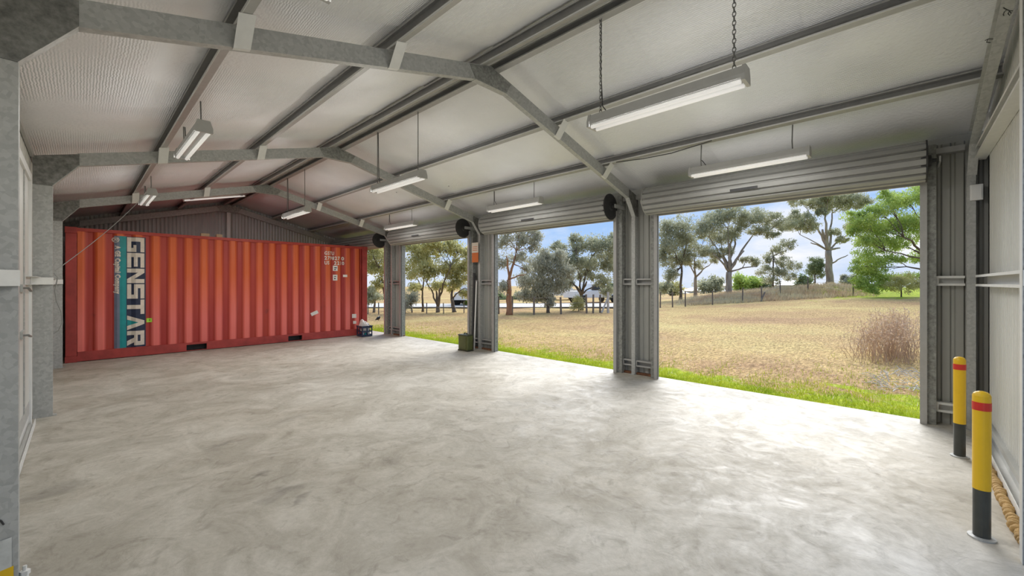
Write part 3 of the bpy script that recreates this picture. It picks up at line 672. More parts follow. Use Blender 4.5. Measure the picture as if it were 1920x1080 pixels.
# ------------------------------------------------------------------ shipping container
def container():
    X0, Y0, Lc, Dc, Hc = -.198, 11.47, 6.058, 2.438, 2.591
    root = thing('shipping_container', 'faded red corrugated shipping container across the back of the shed', 'shipping container', (X0+Lc/2, Y0+Dc/2, 0))
    pw = .165
    for (sx, sy) in ((0, 0), (1, 0), (1, 1), (0, 1)):
        x = X0 if sx == 0 else X0+Lc-pw; y = Y0 if sy == 0 else Y0+Dc-pw
        b = MB(); b.box((x+.006, y+.006, .118), (x+pw-.006, y+pw-.006, Hc-.118)); b.build('corner_post', M['castred'], root, bevel=.008)
        for z in (0, Hc-.118):
            b = MB(); b.box((x, y, z), (x+.178-.013, y+.162, z+.118)); c = b.build('corner_casting', M['castred'], root, bevel=.006)
            if sy == 0:
                h = MB(); h.lathe([(.030, 0), (.030, .004)], (x+.085, y-.0035, z+.059), 14, 'Y'); h.build('casting_hole', M['dark'], c)
    xa, xb = X0+pw, X0+Lc-pw
    zb0, zb1, zt0 = .012, .195, Hc-.075
    # front side: rails
    b = MB(); b.box((xa, Y0+.012, zt0), (xb, Y0+.07, Hc-.01)); b.build('top_rail', M['red'], root)
    pk = [pt(350, 650, 'Y', Y0).x, pt(388, 650, 'Y', Y0).x, pt(541, 635, 'Y', Y0).x, pt(567, 635, 'Y', Y0).x]
    b = MB(); xs = [xa, pk[0], pk[1], pk[2], pk[3], xb]
    for i in (0, 2, 4): b.box((xs[i], Y0+.010, zb0), (xs[i+1], Y0+.05, zb1)); b.box((xs[i], Y0+.010, zb1-.01), (xs[i+1], Y0+.07, zb1))
    for i in (1, 3): b.box((xs[i], Y0+.012, zb1-.045), (xs[i+1], Y0+.05, zb1)); b.box((xs[i], Y0+.012, zb0), (xs[i+1], Y0+.05, zb0+.012))
    b.build('bottom_rail', M['castred'], root)
    for i in (1, 3):
        b = MB(); b.box((xs[i], Y0+.20, zb0), (xs[i+1], Y0+.205, zb1-.04)); b.box((xs[i], Y0+.05, zb0+.0), (xs[i]+.004, Y0+.2, zb1-.04)); b.box((xs[i+1]-.004, Y0+.05, zb0), (xs[i+1], Y0+.2, zb1-.04)); b.build('fork_pocket', M['dark'], root)
    # corrugated side: 278 mm pitch
    PITCH, DP, PH = .278, .036, pt(256, 540, 'Y', Y0).x-.01
    br = [(0, 0), (.072, 0), (.140, DP), (.210, DP)]
    def off(x):
        q = (x-PH) % PITCH
        if q < .072: return 0
        if q < .140: return DP*(q-.072)/.068
        if q < .210: return DP
        return DP*(1-(q-.210)/.068)
    bps = sorted({round(PH+PITCH*i+a, 4) for i in range(-30, 30) for a, _ in br})
    def slab(x0, x1, name, m, y, f, z0, z1, sg=1):
        xs2 = [x0]+[q for q in bps if x0+1e-4 < q < x1-1e-4]+[x1]
        vs = []; fs = []
        for q in xs2: vs += [(q, y+sg*f(q), z0), (q, y+sg*f(q), z1)]
        for i in range(len(xs2)-1): fs.append((2*i, 2*i+2, 2*i+3, 2*i+1))
        bb = MB(); bb.add(vs, fs); o = bb.build(name, m, root, recalc=False)
        at = o.data.attributes.new('flute_light', 'FLOAT', 'POINT'); at.data.foreach_set('value', [1-f(v[0])/DP for v in vs]); return o
    YS = Y0+.022
    flat = lambda q: off(q) if xa+.22 < q < xb-.25 else (0 if q > xb-.25 else min(off(q), DP))
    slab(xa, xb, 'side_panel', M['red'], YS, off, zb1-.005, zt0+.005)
    slab(xa, xb, 'side_panel', M['castred'], Y0+Dc-.022, off, .1, zt0+.005, -1)
    b = MB(); b.box((X0+Lc-pw-.05, Y0+.016, zb1), (X0+Lc-pw-.03, Y0+.03, zt0)); b.build('panel_edge_strip', M['castred'], root)
    for x in (X0+.01, X0+Lc-.04):
        b = MB(); b.box((x, Y0+pw, .10), (x+.03, Y0+Dc-pw, Hc-.05)); b.build('end_panel', M['castred'], root)
    b = MB(); b.box((X0+.02, Y0+.05, Hc-.03), (X0+Lc-.02, Y0+Dc-.05, Hc-.012)); b.build('roof_panel', M['castred'], root)
    b = MB(); b.box((X0+.1, Y0+.25, .14), (X0+Lc-.1, Y0+Dc-.06, .18)); b.build('floor_frame', M['dark'], root)
    # ---- paint and lettering that follow the corrugation
    def decal(name, polys, m, lift=.003, label=None, parent=root):
        bm = bmesh.new()
        for i_, p in enumerate(polys):
            vs = [bm.verts.new((q[0], -.00025*(i_ % 12), q[1])) for q in p]
            try: bm.faces.new(vs)
            except ValueError: pass
        bm.normal_update()
        lo = min(q[0] for p in polys for q in p); hi = max(q[0] for p in polys for q in p)
        for bx in bps:
            if lo < bx < hi: bmesh.ops.bisect_plane(bm, geom=bm.verts[:]+bm.edges[:]+bm.faces[:], plane_co=(bx, 0, 0), plane_no=(1, 0, 0))
        for v in bm.verts: v.co.y += YS+off(v.co.x)-lift
        bmesh.ops.recalc_face_normals(bm, faces=bm.faces)
        me = bpy.data.meshes.new(name); bm.to_mesh(me); bm.free(); me.materials.append(m)
        o = bpy.data.objects.new(name, me); COL.objects.link(o); o.parent = parent
        o.location = tuple(-c for c in parent.location) if parent is root else (0, 0, 0)
        if label: o['label'] = label
        return o
    X = lambda u, v=545: pt(u, v, 'Y', YS).x
    zt, zb = pt(250, 444, 'Y', YS).z, pt(250, 652, 'Y', YS).z
    zt = min(zt, zt0-.002); zb = max(zb, zb1+.004)
    rect = lambda x0, x1, z0, z1: [(x0, z0), (x1, z0), (x1, z1), (x0, z1)]
    decal('slate_stripe', [rect(X(214), X(224.5), zb, zt)], M['slate'], .0025, 'slate blue painted stripe')
    decal('teal_stripe', [rect(X(224.5), X(237.2), zb, zt)], M['teal'], .0025, 'teal painted stripe')
    nav = decal('navy_panel', [rect(X(237.2), X(273.6), zb, zt)], M['navy'], .0025, 'navy blue painted panel behind the big lettering')
    # block letters, reading downwards: local a along the word, h from foot (0) to head (1)
    S = .27
    def bars(ch, wd):
        r = lambda a0, a1, h0, h1: [(a0*wd, h0), (a1*wd, h0), (a1*wd, h1), (a0*wd, h1)]
        t, tv = .28, .24
        if ch == 'G': return [r(0, t, 0, 1), r(0, 1, 1-tv, 1), r(0, 1, 0, tv), r(1-t, 1, 0, .52), r(.52, 1, .36, .52+.0)]
        if ch == 'E': return [r(0, t, 0, 1), r(0, 1, 1-tv, 1), r(0, .94, .38, .60), r(0, 1, 0, tv)]
        if ch == 'N': return [r(0, t, 0, 1), r(1-t, 1, 0, 1), [(0, 1), (t*wd, 1), (wd, 0), ((1-t)*wd, 0)]]
        if ch == 'S': return [r(0, 1, 1-tv, 1), r(0, 1, .39, .61), r(0, 1, 0, tv), r(0, t, .39, 1), r(1-t, 1, 0, .61)]
        if ch == 'T': return [r(0, 1, 1-tv, 1), r(.5-t/2, .5+t/2, 0, 1)]
        if ch == 'A': return [[(0, 0), (t*wd, 0), (.62*wd, 1), (.38*wd, 1)], [((1-t)*wd, 0), (wd, 0), (.62*wd, 1), (.38*wd, 1)]]
        if ch == 'R': return [r(0, t, 0, 1), r(0, 1, 1-tv, 1), r(0, 1, .40, .60), r(1-t, 1, .40, 1), [(.45*wd, .42), (.78*wd, .42), (wd, 0), (.68*wd, 0)]]
    word = 'GENSTAR'; a0, a1 = zt-.012, zb+.012; xf, xh = X(238.5), X(271)
    slot = (a0-a1)/len(word); polys = []
    for i, ch in enumerate(word):
        for p in bars(ch, slot*.93): polys.append([(xf+q[1]*(xh-xf), a0-i*slot-q[0]) for q in p])
    o = decal('large_lettering', polys, M['letter'], .005, 'large cream block lettering reading downwards')
    i = 5; w_ = slot*.93
    decal('teal_wedge', [[(xf, a0-i*slot-.27*w_), (xf+.80*(xh-xf), a0-i*slot-.5*w_), (xf, a0-i*slot-.73*w_)]], M['teal'], .0045, 'teal wedge inside the letter')
    # small text from the built-in font
    def text(s, x, z, size, down, m, name, label=None, sx=1.0, spacing=1.0, boldness=0.0, fit=None):
        cu = bpy.data.curves.new(name, 'FONT'); cu.body = s; cu.size = size; cu.space_character = spacing; cu.offset = boldness; cu.resolution_u = 2
        t = bpy.data.objects.new(name, cu); COL.objects.link(t); bpy.context.view_layer.update()
        me = bpy.data.meshes.new_from_object(t.evaluated_get(bpy.context.evaluated_depsgraph_get()))
        COL.objects.unlink(t); bpy.data.objects.remove(t)
        wd_ = max(v.co.x for v in me.vertices)-min(v.co.x for v in me.vertices)
        if fit: sx = fit/wd_
        polys = []
        for p in me.polygons:
            q = [me.vertices[i].co for i in p.vertices]
            polys.append([((x+c.y, z-c.x*sx) if down else (x+c.x*sx, z+c.y)) for c in q])
        return decal(name, polys, m, .005, label)
    zs = pt(219, 461, 'Y', YS).z
    o = text('A GE Capital Company', X(216.2), zs, .105, True, M['letter'], 'small_lettering', 'small cream lettering reading downwards', spacing=1.12, boldness=.006, fit=zs-pt(219, 552, 'Y', YS).z); o['kind'] = 'stuff'
    text('®', X(219.5)-.075, pt(219, 449.5, 'Y', YS).z+.055, .15, True, M['letter'], 'registered_mark', boldness=.002)
    zl = pt(620, 478, 'Y', YS).z; dz = zl-pt(620, 487, 'Y', YS).z; sz = .135
    for tx, u0, u1, r, nm, lab in (('GSTU', 609, 627, 0, 'container_number', 'white container number lettering'), ('279827', 609, 637, 1, 'container_number', None), ('0', 640.5, 646, 1, 'check_digit', None), ('US', 609, 617, 2, 'country_code', None), ('2210', 627, 646, 2, 'size_code', None)):
        o = text(tx, X(u0), zl-r*dz, sz, False, M['sticker'], nm, lab, spacing=1.2, boldness=.004, fit=X(u1)-X(u0)); o['kind'] = 'stuff'
    def stick(u0, v0, u1, v1, name, m, label=None, tilt=0):
        A, B_ = pt(u0, v0, 'Y', YS), pt(u1, v1, 'Y', YS); c = ((A.x+B_.x)/2, (A.z+B_.z)/2); P = []
        for q in rect(A.x, B_.x, B_.z, A.z):
            dx, dz_ = q[0]-c[0], q[1]-c[1]; P.append((c[0]+dx*math.cos(tilt)-dz_*math.sin(tilt), c[1]+dx*math.sin(tilt)+dz_*math.cos(tilt)))
        return decal(name, [P], m, .005, label)
    stick(275, 597, 285, 604, 'lime_sticker', M['lime'], 'small lime green sticker beside the lettering')
    stick(277, 599.5, 282, 601, 'sticker_print', M['navy'])
    stick(625, 498, 633, 508, 'sticker', M['sticker'], 'white data sticker with dark print'); stick(626.5, 501, 631.5, 503, 'sticker_print', M['navy']); stick(626.5, 504.5, 630, 506.5, 'sticker_print', M['navy'])
    stick(625, 515, 632.5, 526, 'sticker', M['sticker']); stick(626.5, 517.5, 630.5, 519, 'sticker_print', M['navy']); stick(627, 521, 629.5, 523.5, 'sticker_print', M['navy'])
    stick(644, 515, 651, 519.5, 'sticker', M['sticker'])
    stick(583.5, 584.5, 596.5, 590, 'tape_strip', M['sticker'], 'white strip of tape stuck on at an angle', tilt=.45)
    stick(661, 589, 668, 596, 'sticker', M['sticker']); stick(663, 602, 668, 607, 'sticker', M['sticker'])
    return root
container()

# ------------------------------------------------------------------ hanging fluorescent lights
def light(label, x, z, y0, y1, ztop_, lit_, cords=(.12, .9), chain=False, name='fluorescent_light', tubes=2):
    lit = lit_*(.35 if x > 5 else (1.4 if x > 2 else .85))
    yc = (y0+y1)/2; root = thing(name, label, 'light fitting', (x, yc, z), 'fluorescent lights hung from the purlins')
    b = MB(); b.xz([(x-.045, z+.085), (x+.045, z+.085), (x+.062, z+.025), (x+.062, z+.0), (x-.062, z+.0), (x-.062, z+.025)], y0, y1); b.build('lamp_body', M['lampgrey'], root)
    for s, yy in ((1, y0), (-1, y1)):
        b = MB(); b.xz([(x-.05, z+.09), (x+.05, z+.09), (x+.072, z+.02), (x+.072, z-.022), (x-.072, z-.022), (x-.072, z+.02)], yy-.012*s, yy+.012*s); b.build('end_cap', M['lampgrey'], root)
    for dx in ((-.04, .04) if tubes == 2 else (0,)):
        b = MB(); b.tube([(x+dx, y0+.02, z-.018), (x+dx, y1-.02, z-.018)], .016, 10); b.build('lamp_tube', M['tube'] if lit else M['tubeoff'], root, smooth=True)
    for f in cords:
        yy = y0+(y1-y0)*f; b = MB()
        if chain:
            zz = z+.088
            while zz < ztop_-.01:
                k = int(round(zz/.030)); Lk = .042; r = .011; pts = []
                for i in range(9):
                    t = 2*PI*i/8; a, h = r*math.cos(t), Lk/2*math.sin(t)
                    pts.append((x+(a if k % 2 else 0), yy+(0 if k % 2 else a), zz+Lk/2+h))
                b.tube(pts, .0032, 5, caps=False); zz += .031
            b.build('chain', M['chain'], root)
        else:
            b.tube([(x, yy, z+.085), (x+.004, yy+.006, (z+ztop_)/2), (x, yy, ztop_)], .006, 6); b.build('hanger', M['chain'], root)
    # feed cord drooping from the first hanger
    yy = y0+(y1-y0)*cords[-1]; b = MB()
    b.tube([(x+.02, yy-.10, z+.088), (x+.02, yy-.05, z+.10), (x+.018, yy-.01, z+.16), (x+.022, yy+.01, (z+ztop_)/2), (x+.012, yy, ztop_)], .005, 6); b.build('feed_cord', M['cord'], root)
    if lit:
        # fill light added at otherwise unlit tubes, aimed down and to both sides
        for rot, dx, dz in (((0, 0, 0), 0, -.036), ((0, PI/2, 0), -.060, -.018), ((0, -PI/2, 0), .060, -.018)):
            ld = bpy.data.lights.new('fill_light', 'AREA'); ld.shape = 'RECTANGLE'; ld.size = .022; ld.size_y = (y1-y0)*.95; ld.energy = lit*LAMP_FILL*((.16 if x < 2 else .36) if dx else 1.75); ld.color = (1, .985, .965)
            lo = bpy.data.objects.new('fill_light', ld); COL.objects.link(lo); lo.parent = root; lo.location = (dx, 0, dz); lo.rotation_euler = rot
RZ = 3.815; PZ = ztop(PURL[3])+.02
light('nearest light on long chains below the ridge, large at top right of centre', 3.13, 2.90, .78, 2.00, RZ, 1, chain=True, cords=(.06, .93))
light('second ridge light, hung on two long cords between first and second frames', 3.13, 2.93, 4.62, 5.90, RZ, 1, cords=(.08, .93))
light('third ridge light, small, hung in front of the dark far bay', 3.13, 2.96, 8.60, 9.90, RZ, 1)
light('nearest light above a roller door, tight against the widest roll', 5.42, 2.90, .74, 1.98, PZ, 1)
light('light hung above the middle roller door roll', 5.42, 2.90, 4.48, 5.76, PZ, 1)
light('light hung above the third roller door roll, behind second frame', 5.42, 2.90, 8.28, 9.60, PZ, 1)
PZL = ztop(PURL[0])+.02
light('nearest light under the left slope purlin, its two tubes facing the camera', .80, 2.95, 4.75, 5.95, PZL, 1)
light('farther light under the left slope purlin, beside the third frame', .80, 2.95, 8.75, 10.0, PZL, 1)
def batten():
    a, c = pt(345, 377, 'Y', 12.6), pt(460, 368, 'Y', 12.6)
    root = thing('batten_light', 'long white batten light fixed up under the roof slope above the container', 'light fitting', tuple((a+c)/2))
    d = (c-a).normalized(); n = Vector((-d.z, 0, d.x))
    b = MB(); b.ext([a+n*.03, c+n*.03, c+n*.075, a+n*.075], (0, .06, 0)); b.build('lamp_body', M['white'], root)
    b = MB(); b.tube([a+n*.012+Vector((0, .03, 0)), c+n*.012+Vector((0, .03, 0))], .018, 10); b.build('lamp_tube', M['tube'], root, smooth=True)
    for p in (a, c):
        b = MB(); q = p-d*.012; b.ext([q-n*.01, q+d*.024-n*.01, q+d*.024+n*.08, q+n*.08], (0, .062, 0)); b.build('end_cap', M['white'], root)
    ld = bpy.data.lights.new('fill_light', 'AREA'); ld.shape = 'RECTANGLE'; ld.size = .022; ld.size_y = (c-a).length*.95; ld.energy = LAMP_FILL*1.1  # fill light added for the back wall and container top
    lo = bpy.data.objects.new('fill_light', ld); COL.objects.link(lo); lo.parent = root; lo.location = n*(-.012)+Vector((0, .03, 0))
    lo.rotation_euler = Matrix((Vector((0, 1, 0)).cross(n) if False else d.cross(n), d, n)).transposed().to_euler()
batten()
# near bay, above and left of the camera: same fitting added for fill, mostly out of the frame
light('added fill light at the top edge of the view under the left slope, only its end showing', .80, 2.95, .9, 2.1, PZL, 1)

# ------------------------------------------------------------------ bollards
def bollard(c, label, R=.0375, H=.87):
    root = thing('bollard', label, 'bollard', c)
    x, y = c[0], c[1]; s = .335*H
    b = MB(); b.lathe([(R, .008), (R, s)], (x, y, 0), 28); b.build('black_sleeve', M['blackpaint'], root, smooth=False)
    b = MB(); b.lathe([(R+.0015, s), (R+.0015, H*.875), ], (x, y, 0), 28); b.build('yellow_tube', M['yellow'], root)
    b = MB(); b.lathe([(R+.003, H*.875), (R+.003, H*.93)], (x, y, 0), 28); b.build('red_band', M['redband'], root)
    b = MB(); b.lathe([(R+.0015, H*.93), (R+.0015, H*.972), (R*.93, H*.985), (R*.7, H*.996), (R*.3, H*1.002), (.004, H*1.003)], (x, y, 0), 28); b.build('yellow_cap', M['yellow'], root)
    b = MB(); b.lathe([(R+.022, 0), (R+.022, .009), (R+.004, .012)], (x, y, 0), 28); bp = b.build('base_plate', M['galv'], root)
    for k in range(4):
        t = PI/4+k*PI/2+YAW; b = MB(); b.lathe([(.009, .009), (.009, .020), (.004, .027)], (x+(R+.014)*math.cos(t), y+(R+.014)*math.sin(t), 0), 6); b.build('anchor_bolt', M['galv'], bp)
for o_ in ():
    pass
bollard((3.70, -.335, 0), 'nearer yellow bollard with red band and black foot, at right edge')
bollard((5.30, -.352, 0), 'farther yellow bollard with red band, by the corner column')

# ------------------------------------------------------------------ end wall mullion at the right edge of view, junction box
b = MB(); x0 = 3.50
mm = thing('door_jamb_column', 'dark galvanised column at the extreme right edge of view', 'steel column', (x0, -.55, 0))
b = MB(); b.box((x0-.006, -.62, 0), (x0, -.462, zfoil(x0)-.02)); b.build('web', M['spangle'], mm)
b = MB(); b.box((x0-.006, -.466, 0), (x0+.066, -.46, zfoil(x0)-.02)); b.box((x0+.06, -.48, 0), (x0+.066, -.46, zfoil(x0)-.02)); b.build('front_flange', M['brace'], mm)
b = MB(); b.box((x0-.006, -.624, 0), (x0+.066, -.618, zfoil(x0)-.02)); b.build('rear_flange', M['galv'], mm)
b = MB(); b.box((x0-.010, -.60, 1.50), (x0-.006, -.462, 1.585)); b.build('fly_brace', M['brace'], mm)
jp = (XR-.012, YF[0]+.005)
jb = thing('junction_box', 'small white electrical box high on the corner column', 'electrical box', (XR-.03, YF[0]+.0, 2.42))
b = MB(); b.box((XR-.045, YF[0]-.045, 2.36), (XR-.002, YF[0]+.045, 2.52)); b.build('box_body', M['white'], jb, bevel=.004)
b = MB(); b.box((XR-.050, YF[0]-.035, 2.375), (XR-.045, YF[0]+.035, 2.505)); b.build('box_lid', M['white'], jb, bevel=.002)

# ------------------------------------------------------------------ label on the nearest left column
A = pt(-14, 1017, 'Y', YF[1]-.004); B_ = pt(22, 1062, 'Y', YF[1]-.004)
lb = thing('column_label', 'torn pale label with yellow strip, low on the left column', 'label', (A.x, YF[1]-.004, B_.z))
b = MB(); b.ext([(A.x, YF[1]-.003, A.z-.008), (B_.x, YF[1]-.003, A.z), (B_.x, YF[1]-.003, B_.z), (A.x, YF[1]-.003, B_.z-.01)], (0, -.0015, 0)); b.build('paper_part', M['label'], lb)
b = MB(); b.ext([(A.x, YF[1]-.003, B_.z-.01), (B_.x+.006, YF[1]-.003, B_.z+.001), (B_.x+.006, YF[1]-.003, B_.z-.06), (A.x, YF[1]-.003, B_.z-.06)], (0, -.001, 0)); b.build('yellow_strip', M['yellow'], lb)
# black marker stroke on the same column and scribbles on the end rafter
c = pt(2, 982, 'Y', YF[1]-.002)
def scribble(name, px, m, parent, r=.0035):
    b = MB(); b.tube(px, r, 5); o = b.build(name, m, parent); return o
def on_slope(u, v):
    k = (u-960)/FPX; dx, dy, dz = DV[0]+k*RV[0], DV[1]+k*RV[1], -(v-CY)/FPX
    t_ = (2.8956+.2628*2*XM-CAMH)/(dz+.2628*dx); return Vector((t_*dx, t_*dy, CAMH+t_*dz-.004))
f0 = bpy.data.objects['portal_frame']
for q in ([(1881, 13), (1886, 16), (1893, 19), (1899, 19)], [(1888, 17), (1883, 21), (1881, 26), (1882, 28)], [(1893, 19), (1890, 24), (1893, 28), (1896, 23), (1892, 20)], [(1847, 75), (1853, 72), (1862, 72)], [(1852, 73), (1850, 78), (1857, 79)]):
    scribble('marker_stroke', [on_slope(*p) for p in q], M['dark'], f0, .003)
scribble('marker_stroke', [pt(u, v, 'Y', YF[1]-.002) for u, v in ((-6, 974), (2, 977), (7, 984))], M['dark'], bpy.data.objects['portal_frame.001'], .004)
# bolt at the column foot
b = MB(); q = pt(36, 1060, 'Y', YF[1]+.03); b.lathe([(.014, 0), (.014, .03), (.02, .03), (.02, .05), (.008, .052), (.008, .075)], (XL+.02, YF[1]+.03, 0), 6); tag(b.build('anchor_bolt', M['brace'], origin=(XL+.02, YF[1]+.03, 0)), 'zinc anchor bolt at the foot of the nearest left column', 'bolt')

# ------------------------------------------------------------------ small things by the doors
# sign hung on the door post left of second frame
sg = thing('hanging_sign', 'cream and orange card hung on the post beside the second frame', 'sign', (6.27, 7.12, 2.2))
za, zm, zc_ = pt(890, 455, 'X', 6.27).z, pt(890, 474, 'X', 6.27).z, pt(890, 492, 'X', 6.27).z
yA, yB = pt(885, 470, 'X', 6.27).y, pt(897, 470, 'X', 6.27).y
b = MB(); b.box((6.262, yB, zm), (6.270, yA, za)); b.build('cream_card', M['paper'], sg)
b = MB(); b.box((6.261, yB, zc_), (6.270, yA-.01, zm)); b.build('orange_card', M['orange'], sg)
for dz in (.05, .09, .13):
    b = MB(); b.box((6.2605, yB+.03, zm+dz), (6.2620, yA-.03, zm+dz+.012)); b.build('print_line', M['orange'], sg)
# pole leaning on the pier
b = MB(); p0 = pt(889, 652, 'X', 6.20); p1 = pt(893.5, 527, 'X', 6.27); p0.z = 0
b.tube([p0, p1], .018, 10); tag(b.build('pole', M['brace'], origin=p0), 'pale metal pole leaning in the corner by the second frame', 'pole')
b = MB(); p0 = Vector((6.24, 7.20, 0)); b.tube([p0, (6.285, 7.19, 1.75)], .03, 10); bo = tag(b.build('folded_pole', M['dark'], origin=p0), 'dark thick pole standing behind the olive green case', 'pole')
# olive case
def case():
    root = thing('hard_case', 'olive green square case with top handle by the second frame', 'case', (6.0, 7.22, 0))
    x0, x1, y0, y1, h = 5.90, 6.08, 6.98, 7.31, .37
    b = MB(); b.box((x0, y0, .012), (x1, y1, h)); b.build('case_shell', M['olive'], root, bevel=.03)
    b = MB(); b.box((x0-.006, y0-.006, .16), (x0+.05, y1+.006, .17)); 
    for z0, z1 in ((.0, .03), (h-.03, h-.005)):
        b = MB(); b.box((x0-.005, y0-.005, z0), (x1+.005, y1+.005, z1)); b.build('rim', M['olivedark'], root, bevel=.01)
    b = MB(); b.box((x0-.008, y0+.045, .06), (x0+.002, y1-.045, h-.06)); b.build('front_panel', M['olive'], root, bevel=.012)
    b = MB(); b.tube([(5.99, y0+.11, h-.01), (5.99, y0+.115, h+.022), (5.99, y1-.115, h+.022), (5.99, y1-.11, h-.01)], .011, 8); b.build('handle', M['olivedark'], root)
case()
# crate with cloth
def crate():
    x0, x1, y0, y1, h = 5.46, 5.80, 11.02, 11.38, .30
    root = thing('plastic_crate', 'navy plastic crate with cut-out sides at the right end of the container', 'crate', (5.63, 11.2, 0))
    b = MB(); b.box((x0+.02, y0+.02, 0), (x1-.02, y1-.02, .012)); t = .012
    def side(c, a, n, s):
        for (p0, p1, z0, z1) in ((0, 1, .01, .06), (0, 1, .13, .16), (0, 1, .24, .30), (0, .10, .05, .26), (.9, 1, .05, .26), (.45, .55, .05, .26)):
            A = a+(n-a)*p0; B2 = a+(n-a)*p1
            if s == 'x': b.box((A, c, z0), (B2, c+t, z1))
            else: b.box((c, A, z0), (c+t, B2, z1))
    side(y0+.015, x0+.015, x1-.015, 'x'); side(y1-.027, x0+.015, x1-.015, 'x'); side(x0+.015, y0+.015, y1-.015, 'y'); side(x1-.027, y0+.015, y1-.015, 'y')
    b.build('crate_body', M['crate'], root)
    b = MB(); b.box((x0, y0, .285), (x1, y0+.02, .305)); b.box((x0, y1-.02, .285), (x1, y1, .305)); b.box((x0, y0, .285), (x0+.02, y1, .305)); b.box((x1-.02, y0, .285), (x1, y1, .305)); b.build('rim', M['crate'], root)
    # bundled cloth in the crate: crumpled heap
    bm = bmesh.new(); bmesh.ops.create_icosphere(bm, subdivisions=4, radius=1)
    for v in bm.verts:
        p = v.co.copy(); n = .14*math.sin(5*p.x+2*p.y)*math.sin(4*p.z+3*p.y)+.09*math.sin(11*p.x-7*p.z)+.12*abs(math.sin(3.1*p.y+6*p.x))
        v.co = p*(1+n); z = v.co.z
        v.co = Vector((v.co.x*.125, v.co.y*.135, z*.13 if z < 0 else z*.17*(1-.35*v.co.x)))
    me = bpy.data.meshes.new('cloth_bundle'); bm.to_mesh(me); bm.free(); me.polygons.foreach_set('use_smooth', [True]*len(me.polygons)); me.materials.append(M['cloth'])
    o = bpy.data.objects.new('cloth_bundle', me); COL.objects.link(o); o.location = (5.63, 11.2, .25); tag(o, 'crumpled white cloth heaped in the navy crate', 'cloth')
    for i, (x, y, m, hh) in enumerate(((5.53, 11.10, 'sticker', .16), (5.60, 11.09, 'teal', .12), (5.70, 11.10, 'sticker', .18))):
        b = MB(); b.lathe([(.03, .014), (.03, hh*.7), (.012, hh*.85), (.012, hh)], (x, y, 0), 14)
        tag(b.build('bottle', M[m], origin=(x, y, .014)), ['white bottle at the left inside the navy crate', 'small teal bottle in the middle of the navy crate', 'tallest white bottle, at the right inside the navy crate'][i], 'bottle', 'bottles inside the navy crate')
crate()
# timber offcuts on the container roof
for (u0, u1, lab) in ((376, 392, 'left pale timber offcut lying on the container roof'), (405, 416, 'right pale timber offcut lying on the container roof')):
    a = pt(u0, 440, 'Y', 11.62); c = pt(u1, 440, 'Y', 11.62)
    b = MB(); b.box((a.x, 11.56, 2.581), (c.x, 11.66, 2.655)); tag(b.build('timber_offcut', M['wood'], origin=(a.x, 11.6, 2.581)), lab, 'timber')
# cables on the left: looped wire from a brace on the third column, cord running up to the lamp
b = MB(); pts = [pt(u, v, 'Y', YF[2]+.25) for u, v in ((101, 512), (108, 520), (103, 545), (106, 565), (115, 585), (117, 605), (110, 620), (101, 625))]
b.tube(pts, .006, 6); tag(b.build('hanging_cable', M['greycord'], origin=pts[0]), 'loop of thin grey cable hanging beside the second left column', 'cable')
b = MB(); p0 = pt(103, 508, 'Y', YF[2]-.02); p1 = Vector((.80, 8.9, 3.05))
pts = [p0+(p1-p0)*t+Vector((0, 0, -.06*math.sin(PI*t))) for t in [i/10 for i in range(11)]]
b.tube(pts, .004, 5); tag(b.build('stretched_cord', M['greycord'], origin=p0), 'thin pale cord stretched from the left column up to a lamp', 'cord')
# cable run along the lower right purlin
xs_ = PURL[3]-.035; zz = ztop(PURL[3])+.015
b = MB(); b.tube([(xs_, 3.0, zz), (xs_, 2.6, zz-.035), (xs_, 2.2, zz-.045), (xs_, 1.9, zz-.02), (xs_, 1.7, zz)], .006, 6); tag(b.build('drooping_cable', M['cord'], origin=(xs_, 2.4, zz)), 'thin dark cable drooping under the purlin above the nearest roller door', 'cable')
# ------------------------------------------------------------------ outside: trees
def ell_pts(n, rx, ry, rz):
    d = rng.normal(size=(n, 3)); d /= np.linalg.norm(d, axis=1)[:, None]; r = rng.random(n)**(1/2.2)
    return d*r[:, None]*np.array([rx, ry, rz])
def leaves(centers, size, hang=.5, aspect=2.6):
    n = len(centers)
    a = rng.normal(size=(n, 3)); a[:, 2] -= hang*2; a /= np.linalg.norm(a, axis=1)[:, None]
    t = rng.normal(size=(n, 3)); b = np.cross(a, t); b /= np.linalg.norm(b, axis=1)[:, None]
    s = size*(.6+.8*rng.random(n))[:, None]
    A = a*s; B2 = b*s/aspect
    q = np.stack([centers-A*.5, centers+B2*.5-A*.05, centers+A*.5, centers-B2*.5-A*.05], 1)
    return q.reshape(-1, 3)
def curve(p0, p1, bend, n=6, wob=.0):
    p0, p1 = Vector(p0), Vector(p1); L_ = (p1-p0).length; o = []
    for i in range(n+1):
        t = i/n; p = p0.lerp(p1, t)+Vector((0, 0, 1))*bend*L_*math.sin(PI*t)
        if 0 < i < n: p += Vector((random.uniform(-1, 1), random.uniform(-1, 1), random.uniform(-.5, .5)))*wob*L_
        o.append(p)
    return o
